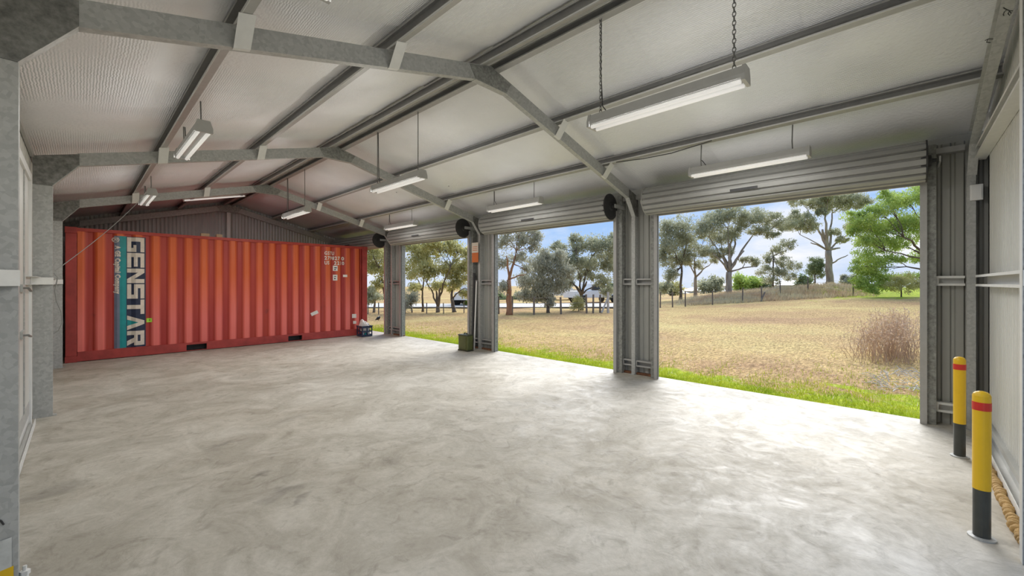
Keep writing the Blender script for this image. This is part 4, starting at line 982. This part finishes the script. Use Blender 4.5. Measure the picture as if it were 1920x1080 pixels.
def tree(label, u, v, dep, trunk, forks, clumps, bark, leaf, name='gum_tree', lsize=.22, dens=1.0, hang=.5, group='trees beyond the paddock', cat='tree', twig=True):
    """trunk: (top_u, top_v, r_base, r_top); forks: extra stems (u,v,r) from the trunk top; clumps: (u, v, ru, rv) foliage masses in photo px at that depth"""
    px = dep/FPX
    base = ptd(u, v, dep); base.z = float(gz(np.array([base.x]), np.array([base.y]))[0])-.05
    root = thing(name, label, cat, tuple(base), group)
    tt = ptd(trunk[0], trunk[1], dep)
    b = MB(); cv = curve(base, tt, .0, 7, .012); n = len(cv)
    rr = [.72*(trunk[2]+(trunk[3]-trunk[2])*i/(n-1)) for i in range(n)]; rr[0] *= 1.35
    b.tube(cv, rr, 10); b.build('trunk', M[bark], root, smooth=True)
    stems = [(tt, trunk[3])]; bb = MB(); nb = 0
    for f in forks:
        p = ptd(f[0], f[1], dep+f[3] if len(f) > 3 else dep+random.uniform(-1, 1)); st = cv[int(n*(.55 if f[1] < trunk[1] else .45))] if len(f) < 5 else cv[f[4]]
        st = tt if f[1] < trunk[1] else cv[n//2]
        c2 = curve(st, p, .05, 6, .03); bb.tube(c2, [.75*f[2]*(1.25-.75*i/6) for i in range(7)], 8); stems.append((p, f[2]*.5)); stems.append((c2[3], f[2]*.8)); nb += 1
    cs = []
    for c in clumps:
        cu, cvv, ru, rv = c[:4]; dd = c[4] if len(c) > 4 else random.uniform(-1, 1)*ru*px*.6
        p = ptd(cu, cvv, dep+dd)
        s = min(stems, key=lambda q: (q[0]-p).length+(1.5 if q[0].z > p.z+.4 else 0))
        c2 = curve(s[0], p, random.uniform(-.05, .12), 5, .04); r0 = min(s[1]*.8, .10+.0*ru)
        r0 = max(.025, r0*.7); bb.tube(c2, [r0*(1-.8*i/5) for i in range(6)], 6); nb += 1
        if twig:
            for k in range(5):
                q = p+Vector(tuple(ell_pts(1, ru*px*.8, ru*px*.8, rv*px*.8)[0])); bb.tube(curve(c2[3], q, .05, 3, .05), [r0*.4, r0*.3, r0*.2, r0*.1], 5)
        ru *= 1.25; rv *= 1.25
        nn = int(dens*(150+ru*rv*px*px*2500))
        # sub-clusters give the ragged look
        k = max(6, int(nn/95)); sub = ell_pts(k, ru*px, ru*px, rv*px); idx = rng.integers(0, k, nn)
        sp = max(.16, .40*min(ru, rv)*px); pts_ = sub[idx]+rng.normal(size=(nn, 3))*sp*np.array([.62, .62, .5])+np.array(p)
        cs.append(pts_); cs.append(np.array(p)+ell_pts(int(nn*.45), ru*px*1.05, ru*px*1.05, rv*px*1.05))
    if nb: bb.build('branches', M[bark], root, smooth=True)
    f = fast_mesh('foliage', leaves(np.concatenate(cs), lsize*.64, hang), 4, M[leaf], root); f['kind'] = 'stuff'
    return root
# far bay (between container and third frame)
tree('leaning tree behind the third frame, with curved pale trunk', 727, 583, 24, (716, 520, .17, .10), [(700, 480, .07), (722, 470, .07)], [(700, 470, 16, 14), (722, 478, 16, 14), (705, 500, 14, 12), (726, 505, 12, 12), (690, 490, 14, 14), (712, 530, 9, 9), (700, 545, 9, 8)], 'bark_d', 'leaf_yel')
tree('small slim tree seen just past the red container end', 701, 590, 23, (703, 565, .11, .06), [(694, 545, .04), (715, 545, .04)], [(695, 548, 9, 9), (710, 556, 7, 6), (690, 562, 8, 8)], 'bark_d', 'leaf_gum', dens=.7)
# third opening
tree('twin-stemmed yellow-green tree in middle of the third opening', 821, 591, 23, (821, 575, .17, .14), [(818, 545, .10), (826, 540, .10), (800, 530, .06), (845, 500, .06)], [(800, 470, 22, 14), (832, 465, 22, 14), (815, 500, 22, 14), (845, 505, 18, 14), (790, 510, 18, 14), (820, 535, 18, 10), (850, 535, 14, 9), (862, 470, 14, 14), (812, 455, 26, 10)], 'bark_d', 'leaf_yel', dens=.95)
tree('slender dark-trunked tree left of the twin-stemmed tree', 793, 592, 23.5, (792, 545, .10, .06), [(800, 505, .05), (780, 520, .05)], [(778, 480, 14, 16), (770, 460, 14, 12), (792, 492, 12, 11), (770, 510, 11, 12), (778, 540, 12, 8)], 'bark_d', 'leaf_yel', dens=.8)
tree('bushy little tree at the left edge of the third opening', 773, 592, 22.5, (771, 572, .06, .04), [], [(766, 556, 13, 11), (777, 562, 9, 8), (762, 570, 8, 8)], 'bark_d', 'leaf_grey', dens=1.2, lsize=.16)
tree('crooked tree at the right side of the third opening', 852, 589, 23, (847, 560, .17, .11), [(852, 520, .08), (872, 540, .05)], [(868, 500, 16, 14), (875, 520, 14, 12), (880, 480, 12, 14), (855, 515, 12, 11), (872, 552, 11, 7), (885, 545, 9, 9)], 'bark_d', 'leaf_yel', dens=.8)
# middle opening
tree('tall gum with orange-brown trunk at left of the middle opening', 955, 592, 21, (954, 525, .22, .16), [(949, 480, .07), (968, 470, .08), (985, 515, .05), (940, 530, .05)], [(945, 455, 16, 15), (968, 450, 18, 14), (992, 446, 15, 14), (1005, 438, 12, 10), (945, 490, 13, 14), (972, 482, 13, 12), (1004, 462, 10, 13), (940, 430, 18, 12), (975, 425, 22, 10), (945, 540, 11, 12), (985, 505, 10, 8)], 'bark_o', 'leaf_grey', dens=.75, lsize=.19)
tree('dense weeping grey-green tree in the middle opening', 1028, 583, 23, (1026, 560, .14, .10), [(1015, 520, .08), (1040, 510, .08)], [(1010, 500, 20, 18), (1035, 505, 20, 18), (990, 530, 18, 16), (1020, 535, 20, 16), (1045, 535, 16, 15), (1000, 556, 16, 11), (1028, 562, 13, 9), (1050, 485, 14, 12), (985, 556, 14, 10), (1060, 508, 14, 12), (1022, 478, 12, 10)], 'bark_d', 'leaf_grey', dens=1.15, hang=1.2, lsize=.20)
tree('spreading dark-limbed gum at right of the middle opening', 1091, 580, 25, (1090, 552, .17, .14), [(1075, 532, .11), (1100, 528, .11), (1120, 535, .06), (1110, 480, .07), (1080, 470, .06)], [(1045, 465, 16, 10), (1085, 462, 20, 12), (1110, 455, 22, 14), (1135, 465, 20, 16), (1080, 495, 22, 14), (1115, 495, 24, 15), (1145, 490, 14, 18), (1095, 518, 18, 9), (1130, 525, 18, 11), (1065, 485, 14, 11), (1078, 445, 9, 7), (1150, 450, 9, 9), (1140, 548, 14, 9), (1062, 530, 12, 10)], 'bark_d', 'leaf_gum', dens=.9)
tree('pale yellowish shrub at the foot of the spreading gum', 1085, 582, 24, (1085, 570, .05, .03), [], [(1082, 562, 8, 8), (1090, 572, 9, 8), (1078, 575, 8, 6)], 'bark_p', 'leaf_yel', name='shrub', dens=1.4, lsize=.13, cat='shrub', twig=False)
# nearest opening
tree('slim gum at the left edge of the nearest opening', 1276, 566, 36, (1278, 500, .17, .11), [(1262, 470, .08), (1290, 450, .08)], [(1248, 428, 14, 14), (1275, 425, 20, 15), (1255, 455, 18, 16), (1285, 450, 16, 15), (1245, 485, 12, 16), (1268, 488, 16, 12), (1290, 480, 12, 10), (1258, 515, 12, 10), (1245, 540, 10, 10)], 'bark_d', 'leaf_gum', dens=.75, lsize=.26)
tree('forked pale-trunked gum left of the big many-stemmed gum', 1304, 556, 37, (1304, 520, .24, .17), [(1302, 480, .10), (1332, 495, .09), (1290, 488, .07)], [(1300, 462, 9, 8), (1318, 470, 10, 9), (1292, 492, 9, 7), (1338, 486, 8, 6), (1325, 440, 13, 10), (1310, 495, 9, 8)], 'bark_p', 'leaf_gum', dens=.5, lsize=.25)
tree('big many-stemmed gum with pale trunks and wide crown, in the nearest opening', 1366, 548, 34, (1367, 510, .36, .30), [(1353, 470, .15), (1372, 440, .16), (1385, 415, .11), (1395, 470, .16), (1412, 440, .12), (1340, 478, .10), (1420, 500, .08), (1365, 430, .12), (1330, 445, .08)],
     [(1330, 420, 20, 16), (1345, 405, 18, 12), (1370, 400, 20, 12), (1395, 410, 18, 12), (1350, 445, 22, 14), (1380, 432, 16, 10), (1415, 405, 20, 12), (1440, 410, 20, 10), (1465, 420, 22, 10), (1425, 432, 18, 9), (1448, 440, 12, 7), (1400, 488, 11, 6), (1418, 492, 10, 5), (1325, 470, 14, 9), (1345, 475, 12, 8), (1310, 435, 12, 10), (1365, 470, 10, 8), (1490, 405, 9, 8)], 'bark_p', 'leaf_gum', dens=.7, lsize=.25)
tree('thin upright sapling gum standing on the bank left of the white roof', 1450, 540, 35, (1450, 480, .12, .06), [(1445, 465, .04), (1475, 470, .04)], [(1440, 482, 10, 8), (1460, 468, 12, 10), (1480, 458, 12, 9), (1470, 490, 12, 9), (1435, 510, 11, 10), (1462, 512, 14, 10), (1490, 500, 10, 9), (1445, 527, 14, 7), (1480, 520, 10, 7)], 'bark_d', 'leaf_gum', dens=.6, lsize=.22)
tree('massive thick-trunked gum with bare spreading limbs on the bank', 1556, 530, 37, (1553, 470, .42, .34), [(1542, 430, .20), (1548, 400, .15), (1530, 420, .12), (1520, 455, .10), (1575, 465, .14), (1590, 440, .10), (1560, 400, .12), (1500, 440, .06), (1590, 478, .08), (1515, 395, .08)],
     [(1500, 375, 16, 9), (1525, 382, 12, 8), (1500, 412, 20, 10), (1490, 425, 12, 8), (1520, 425, 10, 11), (1560, 385, 26, 12), (1590, 372, 24, 10), (1612, 380, 16, 9), (1555, 365, 22, 8), (1562, 435, 10, 7), (1540, 398, 9, 7), (1600, 425, 12, 9), (1578, 450, 8, 6), (1545, 372, 14, 7)], 'bark_p', 'leaf_gum', dens=.85, lsize=.26)
tree('small dark shrubby tree left of the massive trunk', 1528, 531, 38, (1528, 515, .10, .07), [], [(1530, 490, 8, 8), (1526, 505, 10, 9), (1534, 512, 9, 9), (1540, 500, 6, 7)], 'bark_d', 'leaf_dark', name='small_tree', dens=1.0, lsize=.22, twig=False)
tree('large bright green spreading tree at the right of the nearest opening', 1765, 556, 27, (1758, 500, .35, .28), [(1715, 470, .14), (1695, 445, .11), (1735, 420, .14), (1700, 500, .10), (1680, 525, .07), (1760, 400, .15), (1660, 470, .07)],
     [(1600, 405, 18, 9), (1620, 415, 20, 12), (1645, 395, 22, 12), (1672, 385, 22, 12), (1700, 372, 22, 14), (1728, 362, 20, 16), (1640, 430, 22, 14), (1668, 425, 22, 14), (1700, 415, 22, 16), (1725, 430, 16, 18), (1625, 450, 20, 13), (1655, 460, 20, 13), (1690, 455, 18, 12), (1620, 480, 14, 12), (1640, 500, 18, 16), (1622, 515, 14, 14), (1645, 525, 18, 12), (1672, 485, 14, 10), (1725, 480, 14, 11), (1700, 520, 16, 9), (1600, 435, 10, 8), (1660, 365, 12, 7), (1760, 380, 24, 24), (1765, 430, 22, 22), (1614, 530, 12, 10), (1628, 541, 14, 8), (1606, 500, 9, 9), (1650, 540, 14, 7)], 'bark_d', 'leaf_green', name='spreading_tree', dens=1.0, hang=.7, lsize=.20)
tree('olive grey bush under the bright green tree', 1690, 553, 26.5, (1690, 540, .06, .04), [(1672, 528, .03), (1706, 528, .03)], [(1672, 530, 15, 10), (1692, 524, 16, 11), (1710, 530, 12, 10), (1685, 540, 18, 8), (1722, 538, 9, 8)], 'bark_d', 'leaf_yel', name='bush', dens=1.0, lsize=.15, cat='shrub', twig=False)
# distant scrub line
fs = [(1245, 545, 16, 12, 'leaf_gum'), (1262, 540, 16, 14, 'leaf_yel'), (1320, 535, 20, 12, 'leaf_gum'), (1342, 528, 14, 12, 'leaf_gum'), (1388, 524, 16, 12, 'leaf_green'), (1412, 528, 16, 9, 'leaf_green'), (1432, 532, 12, 8, 'leaf_dark'), (1508, 522, 14, 8, 'leaf_dark'), (1585, 522, 10, 6, 'leaf_grey'), (1600, 520, 12, 7, 'leaf_grey'),
      (940, 560, 14, 12, 'leaf_dark'), (975, 560, 14, 12, 'leaf_dark'), (1150, 545, 14, 14, 'leaf_dark'), (700, 568, 14, 8, 'leaf_dark'), (722, 566, 14, 8, 'leaf_dark'), (876, 572, 6, 7, 'leaf_green')]
nm = ['grey-green scrub behind the slim gum', 'yellowish scrub under the slim gum', 'grey scrub behind the forked gum', 'tall scrub left of the big many-stemmed gum', 'round green bush right of the big many-stemmed trunk', 'second round green bush, lower, right of the big trunk', 'dark scrub left of the thin sapling', 'dark scrub right of the white roof', 'grey scrub right of the massive trunk', 'grey scrub far right of the massive trunk',
      'dark scrub left of the orange trunk', 'dark scrub right of the orange trunk', 'dark scrub at right edge of the middle opening', 'dark hedge past the container end', 'dark hedge left of the third frame', 'small bright green palm-like bush beside the parked vehicle']
for (u, v, ru, rv, lf), lab in zip(fs, nm):
    dep = 62 if u > 1200 else 42
    if u == 876: dep = 30
    base = ptd(u, v+rv, dep); zg = float(gz(np.array([base.x]), np.array([base.y]))[0]); zt = CAMH-(v-rv-CY)/FPX*dep; zl_ = min(zg-.1, CAMH-(v+rv-CY)/FPX*dep)
    root = thing('scrub_bush', lab, 'shrub', (base.x, base.y, zg), 'distant scrub')
    b = MB(); b.tube([(base.x, base.y, zg-.1), (base.x, base.y, (zg+zt)/2)], [.10, .06], 6); b.build('stem', M['bark_d'], root)
    px = dep/FPX; hz = (zt-zl_)/2; n_ = 1700
    sub = ell_pts(24, ru*px, ru*px, hz*.9); P = sub[rng.integers(0, 24, n_)]+rng.normal(size=(n_, 3))*ru*px*.22+np.array([base.x, base.y, (zt+zl_)/2])
    f = fast_mesh('foliage', leaves(P, .32 if dep > 50 else .22, .2, 1.9), 4, M[lf], root); f['kind'] = 'stuff'

# ------------------------------------------------------------------ fences
def post(b, p, h, r): b.tube([(p.x, p.y, p.z-.1), (p.x+random.uniform(-.03, .03), p.y+random.uniform(-.03, .03), p.z+h)], [r, r*.9], 7)
def on(u, dep):
    k = (u-960)/FPX; x, y = dep*(DV[0]+k*RV[0]), dep*(DV[1]+k*RV[1]); return Vector((x, y, float(gz(np.array([x]), np.array([y]))[0])))
def fence(label, plist, h, r, m='post', wires=3):
    ps = [on(u, d) for u, d in plist]
    root = thing('wire_fence', label, 'fence', tuple(ps[0]), 'paddock fences')
    for p in ps:
        b = MB(); post(b, p, h*random.uniform(.92, 1.08), r); b.build('fence_post', M[m], root)
    for k in range(wires):
        b = MB(); b.tube([p+Vector((0, 0, h*(.3+.3*k))) for p in ps], .008, 4); b.build('fence_wire', M['wire'], root)
fence('low wire fence on thin posts behind the third and far openings', [(690, 21.5), (710, 21.5), (733, 21.5), (760, 21.8), (800, 22), (832, 22.2), (870, 22.4), (900, 22.6)], .62, .03, wires=2)
fence('dark-posted wire fence crossing the middle opening', [(935, 22), (960, 22), (1001, 21), (1052, 21.5), (1100, 22), (1112, 22), (1125, 22.5), (1158, 23)], .95, .055)
fence('old wire fence on leaning posts along the foot of the bank', [(1238, 27), (1261, 27), (1285, 27), (1336, 27.8), (1392, 28.6), (1428, 28.5), (1463, 30.5), (1515, 31), (1600, 29)], 1.0, .045)
# white strainer post with its diagonal brace
sp = on(1140, 22.4); root = thing('strainer_post', 'silvery strainer post with a diagonal brace in the middle opening', 'fence post', tuple(sp))
b = MB(); post(b, sp, 1.15, .075); b.build('post', M['palepost'], root)
q = on(1128, 22.2); b = MB(); b.tube([q+Vector((0, 0, .02)), sp+Vector((0, 0, .85))], .05, 7); b.build('diagonal_brace', M['palepost'], root)
# leaning post on the bank
p = on(1425, 28.3); b = MB(); b.tube([p+Vector((0, 0, -.1)), ptd(1434, 548, 28.6)], .05, 7); tag(b.build('leaning_post', M['post'], origin=p), 'old fence post leaning to the right in front of the bank', 'fence post')
# ------------------------------------------------------------------ road, vehicles, houses
b = MB(); r0 = [on(u, 27) for u in (560, 690, 820, 960, 1100, 1200)]; r1 = [on(u, 32) for u in (560, 690, 820, 960, 1100, 1200)]
for i in range(5):
    q = [r0[i], r0[i+1], r1[i+1], r1[i]]; b.ext([(v.x, v.y, v.z+.05) for v in q], (0, 0, .03))
tag(b.build('road', M['road']), kind='structure')
def vehicle(label, u, dep, Lv, Hv, ang):
    c = on(u, dep); root = thing('parked_vehicle', label, 'car', tuple(c), 'vehicles parked beyond the trees')
    ca, sa = math.cos(ang), math.sin(ang)
    P = lambda a, d, z: (c.x+a*ca-d*sa, c.y+a*sa+d*ca, c.z+z)
    W = .85
    def block(prof, name, m, w=W):
        b = MB(); b.ext([P(a, -w, z) for a, z in prof], Vector(P(0, w, 0))-Vector(P(0, -w, 0))); return b.build(name, M[m], root)
    h = Lv/2
    block([(-h, .45), (h, .45), (h, .85), (h*.45, Hv*.62), (-h, Hv*.62)], 'car_body', 'housewhite')
    block([(-h*.35, Hv*.62), (h*.42, Hv*.62), (h*.2, Hv), (-h*.3, Hv)], 'cabin', 'housewhite', W*.9)
    block([(-h*.28, Hv*.66), (h*.30, Hv*.66), (h*.16, Hv*.94), (-h*.25, Hv*.94)], 'side_window', 'glass', W*.92)
    for s in (-.62, .62):
        for d in (-W, W):
            b = MB(); q = P(h*s, d, .33); b.lathe([(.33, -.1), (.33, .1)], q, 14, 'Y'); b.build('wheel', M['tyre'], root)
vehicle('white vehicle parked at the right of the third opening', 884, 31, 4.6, 1.6, .7)
vehicle('white vehicle parked behind the weeping tree', 1052, 41, 4.6, 1.7, -.5)
vehicle('white vehicle parked right of the spreading gum trunk', 1112, 35, 4.8, 1.6, -.4)
def house(label, u, dep, wd, dp, hw, hr, z, roofm):
    k = (u-960)/FPX; x, y = dep*(DV[0]+k*RV[0]), dep*(DV[1]+k*RV[1])
    root = thing('house', label, 'house', (x, y, z), 'houses far beyond the paddock')
    P = lambda a, d, h: (x+RV[0]*a+DV[0]*d, y+RV[1]*a+DV[1]*d, z+h)
    b = MB(); b.ext([P(-wd/2, 0, 0), P(wd/2, 0, 0), P(wd/2, dp, 0), P(-wd/2, dp, 0)], (0, 0, hw)); b.build('wall', M['housewhite'], root)
    o = .5; b = MB(); A = [P(-wd/2-o, -o, hw), P(wd/2+o, -o, hw), P(wd/2+o, dp+o, hw), P(-wd/2-o, dp+o, hw), P(-wd/2+dp*.4, dp/2, hw+hr), P(wd/2-dp*.4, dp/2, hw+hr)]
    b.add(A, [(0, 1, 5, 4), (1, 2, 5), (2, 3, 4, 5), (3, 0, 4), (3, 2, 1, 0)]); b.build('roof', M[roofm], root)
house('white walled house with pale roof left of the slim gum trunk', 1256, 75, 6, 5, 1.6, 1.2, -1.9, 'roofgrey')
house('low white house between the forked gum and the big gum', 1330, 80, 7, 5, 1.6, .8, -1.6, 'roofpale')
house('low white house right of the big gum trunk', 1405, 92, 9, 6, 1.6, .8, -.6, 'roofpale')
house('white roofed house behind the bank, right of the sapling', 1501, 70, 8.5, 6, 1.4, .9, -.2, 'roofpale')

# ------------------------------------------------------------------ grasses
def blades(n, xf, h, lean, wid, m, name, flat=0.0, thin=1.0):
    P = xf(n); z = gz(P[:, 0], P[:, 1]); n = len(P); th = rng.random(n)*2*PI
    hh = h*(.5+rng.random(n)); d = np.stack([np.cos(th), np.sin(th), np.zeros(n)], 1); side = np.stack([-np.sin(th), np.cos(th), np.zeros(n)], 1)
    base = np.stack([P[:, 0], P[:, 1], z-.01], 1); ln = lean*(rng.random(n)-.1)
    tip = base+d*(hh*ln)[:, None]+np.array([0, 0, 1])*(hh*np.clip(1-flat*rng.random(n), .08, 1))[:, None]
    wv = wid*(.6+.8*rng.random(n))
    q = np.stack([base-side*wv[:, None]/2, base+side*wv[:, None]/2, tip], 1).reshape(-1, 3)
    o = fast_mesh(name, q, 3, m); return o
def strip(n):
    y = rng.uniform(-1.2, 14.5, n); x = SILL+.02+(1+.7*np.clip((2.5-y)/3, 0, 1))*rng.exponential(.62, n)*(.45+.75*np.abs(np.sin(y*1.9+np.sin(y*5.1))))
    for (p0, p1) in piers: x = np.where((y > p0-.08) & (y < p1+.08), np.maximum(x, XWR+.06+.3*rng.random(n)), x)
    x = np.maximum(x, SILL+.11); return np.stack([x, y], 1)
g = blades(46000, strip, .055, 1.1, .010, M['grass'], 'green_grass'); tag(g, 'bright green grass growing along the slab edge outside the doors', 'grass', kind='stuff')
def field(n):
    x = 6.6+rng.random(n)**1.7*19; y = -2+rng.random(n)*(x*1.5+8); 
    keep = x > 7+rng.random(n)*.8; return np.stack([x, y], 1)[keep]
g = blades(60000, field, .05, 2.2, .010, M['straw'], 'dry_grass', flat=.95); tag(g, 'dry straw coloured grass covering the paddock', 'grass', kind='stuff')
def bankp(n):
    u = rng.uniform(1262, 1650, n); d = rng.uniform(28.2, 34.0, n); keep = rng.random(n) < np.clip(np.minimum((1650-u)/70, (u-1262)/60), 0, 1)*(.35+.65*np.abs(np.sin(u*.11)*np.cos(d*2.3+u*.05)))
    u, d = u[keep], d[keep]; k = (u-960)/FPX
    return np.stack([d*(DV[0]+k*RV[0]), d*(DV[1]+k*RV[1])], 1)
g = blades(30000, bankp, .26, .9, .028, M['browngrass'], 'bank_grass'); tag(g, 'long brown grass on the bank at the edge of the paddock', 'grass', kind='stuff')
def field2(n):
    x = 6.9+rng.random(n)**1.5*11; y = -2+rng.random(n)*(x*1.5+8); return np.stack([x, y], 1)
g = blades(9000, field2, .045, 6.0, .012, M['palestraw'], 'fallen_straw', flat=.97); tag(g, 'pale fallen straw stalks lying flat over the paddock', 'straw', kind='stuff')
# dead weed clump at right
def weeds():
    c = on(1680, 8.6); root = thing('dead_weeds', 'clump of tall dead brown weeds at right of the nearest opening', 'weeds', tuple(c))
    b = MB(); tips = []
    for i in range(290):
        u = random.triangular(1588, 1745, 1672); d = random.uniform(7.9, 9.6); p = on(u, d); h = random.uniform(.45, 1.0)*(.55+.45*min(1, (u-1590)/70))
        t = p+Vector((random.uniform(-.22, .22), random.uniform(-.22, .22), h)); m_ = p.lerp(t, .5)+Vector((random.uniform(-.05, .05), random.uniform(-.05, .05), 0))
        b.tube([p-Vector((0, 0, .03)), m_, t], [.0055, .004, .002], 4, caps=False); tips.append(t); tips.append(m_.lerp(t, .6))
        for k in range(2):
            q = m_.lerp(t, random.random()); e = q+Vector((random.uniform(-.1, .1), random.uniform(-.1, .1), random.uniform(.02, .14))); b.tube([q, e], [.003, .0015], 3, caps=False); tips.append(e)
    s = b.build('stems', M['deadstem'], root, recalc=False); s['kind'] = 'stuff'
    T = np.array([tuple(t) for t in tips]); T = np.repeat(T, 2, 0)+rng.normal(size=(len(T)*2, 3))*.03
    f = fast_mesh('seed_heads', leaves(T, .035, .2, 1.5), 4, M['deadstem'], root); f['kind'] = 'stuff'
    return root
weeds()
def pale_brush():
    c = on(1705, 6.3); root = thing('dead_brush', 'pale bleached brushwood lying below the dead weeds', 'brushwood', tuple(c))
    b = MB()
    for i in range(70):
        p = on(random.uniform(1640, 1740), random.uniform(5.9, 7.4)); d = Vector((random.uniform(-1, 1), random.uniform(-1, 1), 0)).normalized()*random.uniform(.1, .3)
        b.tube([p+Vector((0, 0, .02)), p+d*.5+Vector((0, 0, random.uniform(.03, .10))), p+d+Vector((0, 0, .03))], [.007, .006, .003], 4)
    s = b.build('twigs', M['palepost'], root); s['kind'] = 'stuff'
pale_brush()
# magpie on the grass past the container
def bird():
    p = on(709.5, 17.5); s = .62
    root = thing('bird', 'small black and white bird standing on the grass past the container', 'bird', tuple(p))
    d = Vector((RV[0], RV[1], 0)); P = lambda a, z: p+d*a*s+Vector((0, 0, z*s))
    b = MB(); b.tube([P(-.22, .05), P(-.13, .10), P(-.06, .14), P(.02, .19), P(.07, .235), P(.10, .265), P(.125, .275)], [.012, .028, .062, .066, .044, .036, .020], 10); b.build('body', M['birdblack'], root, smooth=True)
    b = MB(); b.tube([P(.12, .274), P(.17, .262)], [.012, .002], 6); b.build('beak', M['palepost'], root)
    b = MB(); b.tube([P(.03, .232), P(.06, .262), P(.075, .285)], [.035, .04, .022], 8); b.build('white_nape', M['birdwhite'], root, smooth=True)
    for k in (-.02, .02):
        o = Vector((DV[0], DV[1], 0))*k; b = MB(); b.tube([P(-.01, .14)+o, P(0, .06)+o, P(-.01, 0)+o, P(.03, -.003)+o], .006, 5); b.build('leg', M['birdblack'], root)
bird()
